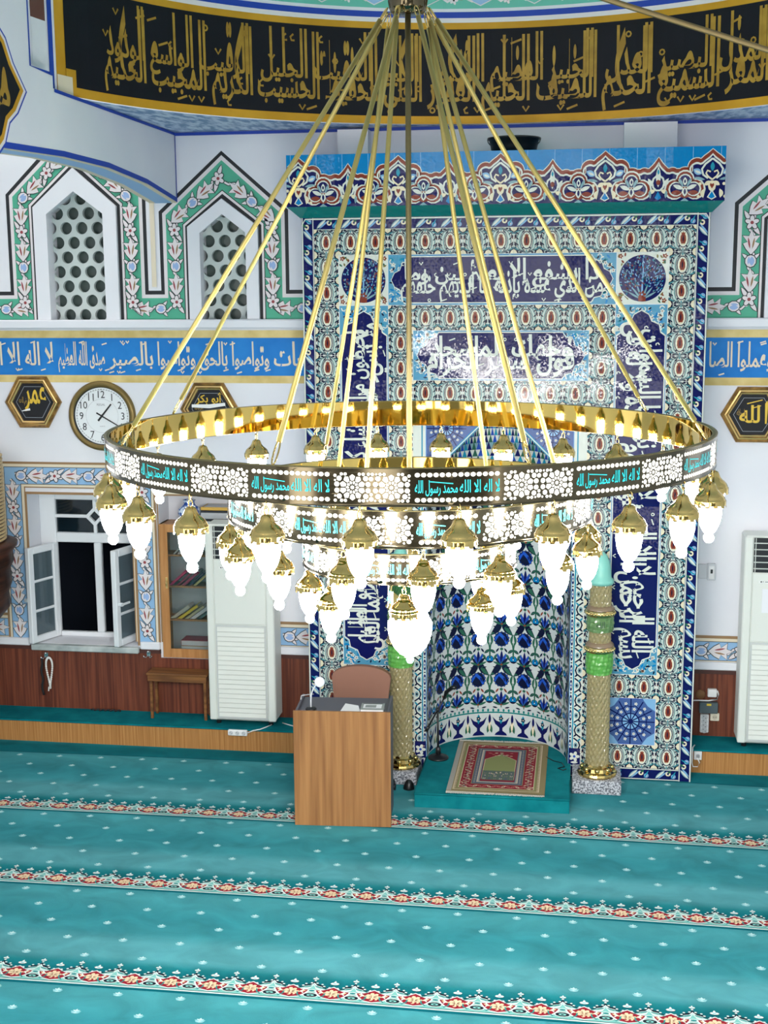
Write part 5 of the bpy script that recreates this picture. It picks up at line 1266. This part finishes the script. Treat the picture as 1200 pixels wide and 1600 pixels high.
# bench, bookcase
bw = mottled('bench_wood', c(96, 60, 34), c(134, 90, 50), (3, 30, 30), rough=.5, detail=3)
bn = thing('wooden_bench', 'small narrow wooden bench with thin legs on the carpeted ledge', 'bench', (-2.81, .45, .196))
q = MB(); q.box((-3.085, .37, .592), (-2.535, .55, .612), bw, bev=.004); q.build('seat', bn)
q = MB(); q.box((-3.075, .378, .535), (-2.545, .394, .592), bw, bev=.003); q.build('apron', bn)
for x in (-3.06, -2.575):
    for y in (.385, .52): q = MB(); q.box((x, y, .196), (x+.024, y+.022, .592), bw, bev=.002); q.build('leg', bn)
bx0, bx1, bz0, bz1, by0 = -2.982, -2.02, .705, 1.90, .557
cabw = mottled('cabinet_wood', c(168, 116, 66), c(190, 138, 86), (30, 30, 2), rough=.45); cabin = mat('cabinet_lining', c(214, 220, 224), .6)
cb = thing('wall_bookcase', 'shallow wall bookcase with glazed wooden door and tilted books inside', 'bookcase', ((bx0+bx1)/2, .68, bz0))
q = MB()
for a, b in (((bx0, by0+.02, bz0), (bx0+.02, .80, bz1)), ((bx1-.02, by0+.02, bz0), (bx1, .80, bz1)), ((bx0, by0+.02, bz0), (bx1, .80, bz0+.02)), ((bx0, by0+.02, bz1-.02), (bx1, .80, bz1))): q.box(a, b, cabw)
q.box((bx0+.02, .79, bz0+.02), (bx1-.02, .80, bz1-.02), cabin); q.build('carcass', cb)
for z in (1.03, 1.33, 1.61): q = MB(); q.box((bx0+.02, by0+.04, z), (bx1-.02, .79, z+.016), cabw); q.build('shelf', cb)
q = MB()
for a, b in (((bx0, by0, bz0), (bx0+.072, by0+.02, bz1)), ((bx1-.085, by0, bz0), (bx1, by0+.02, bz1)), ((bx0+.072, by0, bz0), (bx1-.085, by0+.02, bz0+.08)), ((bx0+.072, by0, bz1-.07), (bx1-.085, by0+.02, bz1))): q.box(a, b, cabw, bev=.003)
dr = q.build('door', cb)
q = MB(); q.box((bx0+.07, by0+.009, bz0+.075), (bx1-.08, by0+.012, bz1-.07), mat('cabinet_glass', c(235, 240, 240), .02, trans=1.0, spec=.4)); q.build('glass_pane', dr)
q = MB(); q.box((bx0+.045, by0-.006, 1.33), (bx0+.065, by0, 1.43), brightgold, bev=.002); q.tube([(bx0+.055, by0-.006, 1.40), (bx0+.055, by0-.025, 1.40), (bx0+.055, by0-.025, 1.36)], .005, brightgold, 6); q.build('handle', dr)
rnd = random.Random(9)
def book(x, y, z, w, h, d, tilt, col, label, lying=False):
    q = MB(); M = Matrix.Translation((x, y, z)) @ Matrix.Rotation(tilt, 4, 'Y'); cv = mat('cover_%d_%d_%d' % col, c(*col), .6)
    if lying: q.box((0, 0, 0), (h, d, w), cv, M, .002); q.box((.004, -.001, .004), (h+.001, d-.004, w-.004), paper, M)
    else: q.box((0, 0, 0), (w, d, h), cv, M, .002); q.box((.003, .006, .004), (w-.003, d+.001, h+.001), paper, M)
    one('book', q, label, 'book', 'books in the glazed bookcase')
rows = [
 (1.627, [(-2.82, .014, .20, (226, 222, 214), 'white'), (-2.785, .03, .19, (214, 206, 200), 'cream'), (-2.735, .02, .20, (190, 120, 112), 'dull red'), (-2.69, .03, .18, (222, 220, 220), 'pale grey'), (-2.635, .02, .20, (200, 206, 214), 'bluish white')], .75, 'on the topmost shelf'),
 (1.347, [(-2.87, .022, .21, (198, 46, 96), 'bright pink'), (-2.80, .018, .20, (150, 50, 70), 'dark pink'), (-2.755, .025, .20, (168, 58, 90), 'rose'), (-2.70, .022, .19, (70, 62, 78), 'dark violet'), (-2.650, .02, .20, (206, 190, 120), 'straw')], .85, 'on the second shelf'),
 (1.047, [(-2.87, .03, .21, (206, 200, 180), 'ivory'), (-2.80, .025, .22, (222, 196, 60), 'yellow'), (-2.735, .022, .21, (196, 190, 150), 'beige'), (-2.69, .03, .21, (226, 226, 226), 'plain white'), (-2.628, .024, .20, (70, 110, 110), 'sea green')], .95, 'on the third shelf')]
for z, bs, tl, wh in rows:
    for x, w_, h, col, nm in bs: book(x-.06, .62, z+.0015, w_, h, .13, tl, col, '%s book leaning to the right %s of the bookcase' % (nm, wh))
for (z, w_, col, nm) in ((.727, .03, (60, 110, 100), 'green'), (.7585, .045, (214, 196, 150), 'cream edged'), (.805, .05, (170, 52, 66), 'crimson')): book(-2.83, .60, z, w_, .24, .16, 0, col, '%s book lying flat in the pile at the bottom of the bookcase' % nm, True)
china = mottled('blue_china', c(34, 76, 160), c(206, 220, 236), (38, 38, 38), rough=.12, detail=2, lo=.44, hi=.56)
q = MB(); q.lathe([(.001, 0), (.05, 0), (.055, .012), (.085, .04), (.102, .085), (.095, .125), (.06, .15), (.046, .165), (.046, .185), (.056, .20), (.05, .20), (.040, .18), (.001, .17)], china, 32, (-2.735, .67, 1.901)); one('vase', q, 'round blue and white china vase on top of the bookcase', 'vase')
for z, h, col, nm in ((1.901, .025, (226, 228, 228), 'white'), (1.927, .02, (24, 28, 38), 'black'), (1.948, .055, (168, 172, 176), 'grey'), (2.004, .018, (30, 34, 44), 'dark blue')):
    q = MB(); q.box((-2.615, .60, z), (-2.26, .80, z+h-.001), mat('box_'+nm.replace(' ', '_'), c(*col), .6), bev=.004); one('flat_box', q, '%s flat box in the pile on the bookcase, beside the vase' % nm, 'box', 'boxes piled on the bookcase')
q = MB(); q.box((-2.615, .60, 2.0225), (-2.26, .80, 2.05), mat('gilt_frame', c(206, 164, 70), .4), bev=.004); q.box((-2.59, .62, 2.05), (-2.29, .78, 2.051), paper); one('picture_frame', q, 'gold picture frame lying on top of the boxes above the bookcase', 'picture frame')

# ------------------------------------------------------------------ small fittings
steel = mat('bright_steel', (.75, .75, .76, 1), .2, 1.0); stringw = mat('white_beads', c(230, 230, 226), .5); strapb = mat('black_strap', c(20, 18, 20), .7); plast = mat('white_plastic', c(232, 232, 232), .4); plcream = mat('cream_plastic', c(226, 220, 200), .4)
def hook(x, z, label):
    h = thing('coat_hook', label, 'hook', (x, .55, z)); q = MB(); q.box((x-.018, .554, z), (x+.018, .562, z+.05), steel, bev=.002); q.ball((x, .548, z+.045), .012, steel, 10); q.build('plate', h)
    for s_ in (1, -1): q = MB(); q.tube([(x+s_*.008, .552, z+.012), (x+s_*.02, .535, z-.004), (x+s_*.036, .53, z+.004), (x+s_*.038, .53, z+.016)], .005, steel, 8); q.build('prong', h)
hook(-4.075, .66, 'steel coat hook under the window holding a strap and white beads'); hook(-3.118, .705, 'empty steel coat hook between the window and the bench')
q = MB(); q.tube([(-4.11+.006*sin(k), .53, .655-.335*k/14) for k in range(15)], .011, strapb, 6); one('hanging_strap', q, 'black strap hanging from the coat hook under the window', 'strap')
q = MB(); pts = [(-4.038+.012*sin(t*2)+.022*sin(t), .525, .53+.14*cos(t)) for t in [2*PI*k/44 for k in range(44)]]
for p in pts: q.ball(p, .0105, stringw, 6)
q.tube([(-4.05, .525, .40), (-4.056, .525, .36)], .006, stringw, 6); one('prayer_beads', q, 'loop of white prayer beads hanging from the coat hook', 'prayer beads')
q = MB()
for k in range(40): q.ball((-3.66+.27*k/39, .525+.012*sin(k*.9), .2045), .0085, blackplastic, 6)
one('prayer_beads', q, 'string of dark prayer beads lying along the wooden wainscot', 'prayer beads')
def strip(x, y, z, w, h, d, vert, label):
    t = thing('power_strip', label, 'power strip', (x+w/2, y+d/2, z)); q = MB(); q.box((x, y, z), (x+w, y+d, z+h), plast, bev=.006); q.build('housing', t)
    q = MB(); A = Art(q, front(y-.0005)); n_ = 3
    for k in range(n_+1 if vert else n_):
        cx, cz = (x+w/2, z+h*(k+.6)/(n_+1.2)) if vert else (x+w*(k+.5)/n_, z+h/2); r = min(w, h)*.36
        A.ell(cx, cz, r, r, mat('socket_grey', c(196, 198, 200), .4), 16); A.ell(cx-r*.35, cz+r*.3, r*.16, r*.16, blackplastic, 6); A.ell(cx+r*.35, cz-r*.3, r*.16, r*.16, blackplastic, 6)
    q.build('sockets', t)
strip(-2.307, .172, .147, .168, .05, .03, False, 'white three way power strip at the edge of the carpeted ledge')
strip(1.66, .53, .232, .07, .158, .03, True, 'white upright power strip on the wainscot below the grey box')
q = MB(); q.tube([(-2.14, .185, .172), (-2.09, .188, .195), (-2.03, .21, .203), (-1.99, .28, .202), (-1.96, .34, .202)], .005, plast, 6); one('white_cable', q, 'white cord running from the power strip under the air conditioner', 'cable')
q = MB(); q.tube([(-1.88, .40, .2015), (-1.80, .35, .202), (-1.72, .30, .202), (-1.66, .24, .202), (-1.60, .215, .203)], .005, plast, 6); one('white_cable', q, 'white cord lying on the ledge behind the lectern', 'cable')
q = MB(); q.box((1.60, .545, 1.545), (1.676, WY, 1.665), mat('trunking', c(206, 208, 212), .5), bev=.006); q.box((1.674, .535, 1.535), (1.740, WY, 1.672), mat('trunking', c(206, 208, 212), .5), bev=.004); q.box((1.684, .528, 1.548), (1.728, .536, 1.658), plast, bev=.003); q.box((1.698, .526, 1.595), (1.716, .529, 1.628), blackplastic)
one('wall_switch', q, 'white boxed wall switch beside the right edge of the tiled niche', 'switch')
q = MB(); pv = dish([(.001, .014), (.036, .014), (.040, .010), (.040, 0)], mat('cork', c(120, 82, 48), .7), 24, 1.657, .556, .562); one('round_cover', pv, 'round brown wooden cover on the wainscot', 'cover')
q = MB(); q.box((1.712, .522, .545), (1.786, .562, .612), plast, bev=.005); one('plug_adapter', q, 'square white plug adapter high on the right wainscot', 'adapter')
q = MB(); q.box((1.648, .505, .408), (1.797, .562, .500), mat('box_grey_green', c(74, 88, 94), .5), bev=.005); A = Art(q, front(.5045)); A.rect(1.705, .476, 1.742, .494, mat('yellow_label', c(214, 186, 60), .6)); one('junction_box', q, 'grey electrical box with small yellow label on the wainscot', 'box')
q = MB(); q.box((1.742, .545, .333), (1.815, .562, .400), plcream, bev=.004); A = Art(q, front(.5445)); A.ell(1.778, .366, .022, .022, mat('socket_cream', c(200, 192, 170), .5), 16); A.ell(1.770, .366, .004, .004, blackplastic, 6); A.ell(1.787, .366, .004, .004, blackplastic, 6); one('wall_socket', q, 'cream wall socket beside the upright power strip', 'socket')
q = MB(); q.tube([(1.79, .535, .60), (1.80, .53, .57), (1.79, .525, .53), (1.72, .522, .515), (1.64, .53, .512), (1.60, .545, .505), (1.585, .545, .48)], .006, plast, 6); one('white_cable', q, 'white cord looping from the plug adapter over the grey box', 'cable')
q = MB(); q.box((1.588, .190, .117), (1.650, .205, .187), plast, bev=.003); q.box((1.606, .172, .14), (1.632, .192, .166), mat('plug_grey', c(150, 152, 154), .5), bev=.004); one('wall_socket', q, 'white socket with plug on the oak front of the right ledge', 'socket')
q = MB(); q.tube([(1.612, .165, .145), (1.63, .15, .11), (1.615, .15, .075), (1.58, .16, .07), (1.572, .17, .10), (1.575, .185, .20), (1.58, .24, .203), (1.60, .30, .203)], .005, plast, 6); one('white_cable', q, 'white cord curling from the socket on the right ledge', 'cable')
# wooden pulpit at the left edge
dw = mottled('pulpit_wood', c(44, 24, 18), c(84, 48, 34), (3, 3, 24), rough=.4, detail=4); fringe = mat('pulpit_gilding', c(200, 176, 130), .5)
px, py_ = -4.66, .12
pu = thing('wall_pulpit', 'dark carved wooden pulpit with gilded ribs at the left end of the wall', 'pulpit', (px, py_, 0))
q = MB(); q.lathe([(.001, 0), (.22, 0), (.22, .06), (.14, .10), (.12, .80), (.16, 1.0), (.36, 1.12), (.44, 1.22), (.43, 1.34), (.46, 1.42), (.45, 1.54), (.485, 1.62), (.48, 1.70), (.52, 1.745), (.525, 1.775), (.46, 1.79), (.001, 1.79)], dw, 40, (px, py_, 0), mod=lambda a, z: 1+(.012*sin(18*a+z*40) if 1.1 < z < 1.7 else 0)); q.build('carved_base', pu)
q = MB(); q.lathe([(.42, 1.79), (.42, 2.56)], dw, 40, (px, py_, 0)); bal = q.build('balustrade', pu)
q = MB()
for k in range(24): q.lathe([(.421, 1.80+.031*k), (.436, 1.806+.031*k), (.436, 1.816+.031*k), (.421, 1.822+.031*k)], fringe, 40, (px, py_, 0))
q.build('gilded_ribs', bal)
q = MB(); q.tube([(2.715, -4.0, 4.495), (1.41, -4.0, 4.94), (.70, -4.0, 5.18), (-2.715, -4.0, 6.34)], .0135, mat('aged_brass', (.24, .18, .09, 1), .55, 1.0), 8); one('stay_cable', q, 'long thin brass stay crossing high in front of the gold inscription', 'cable')
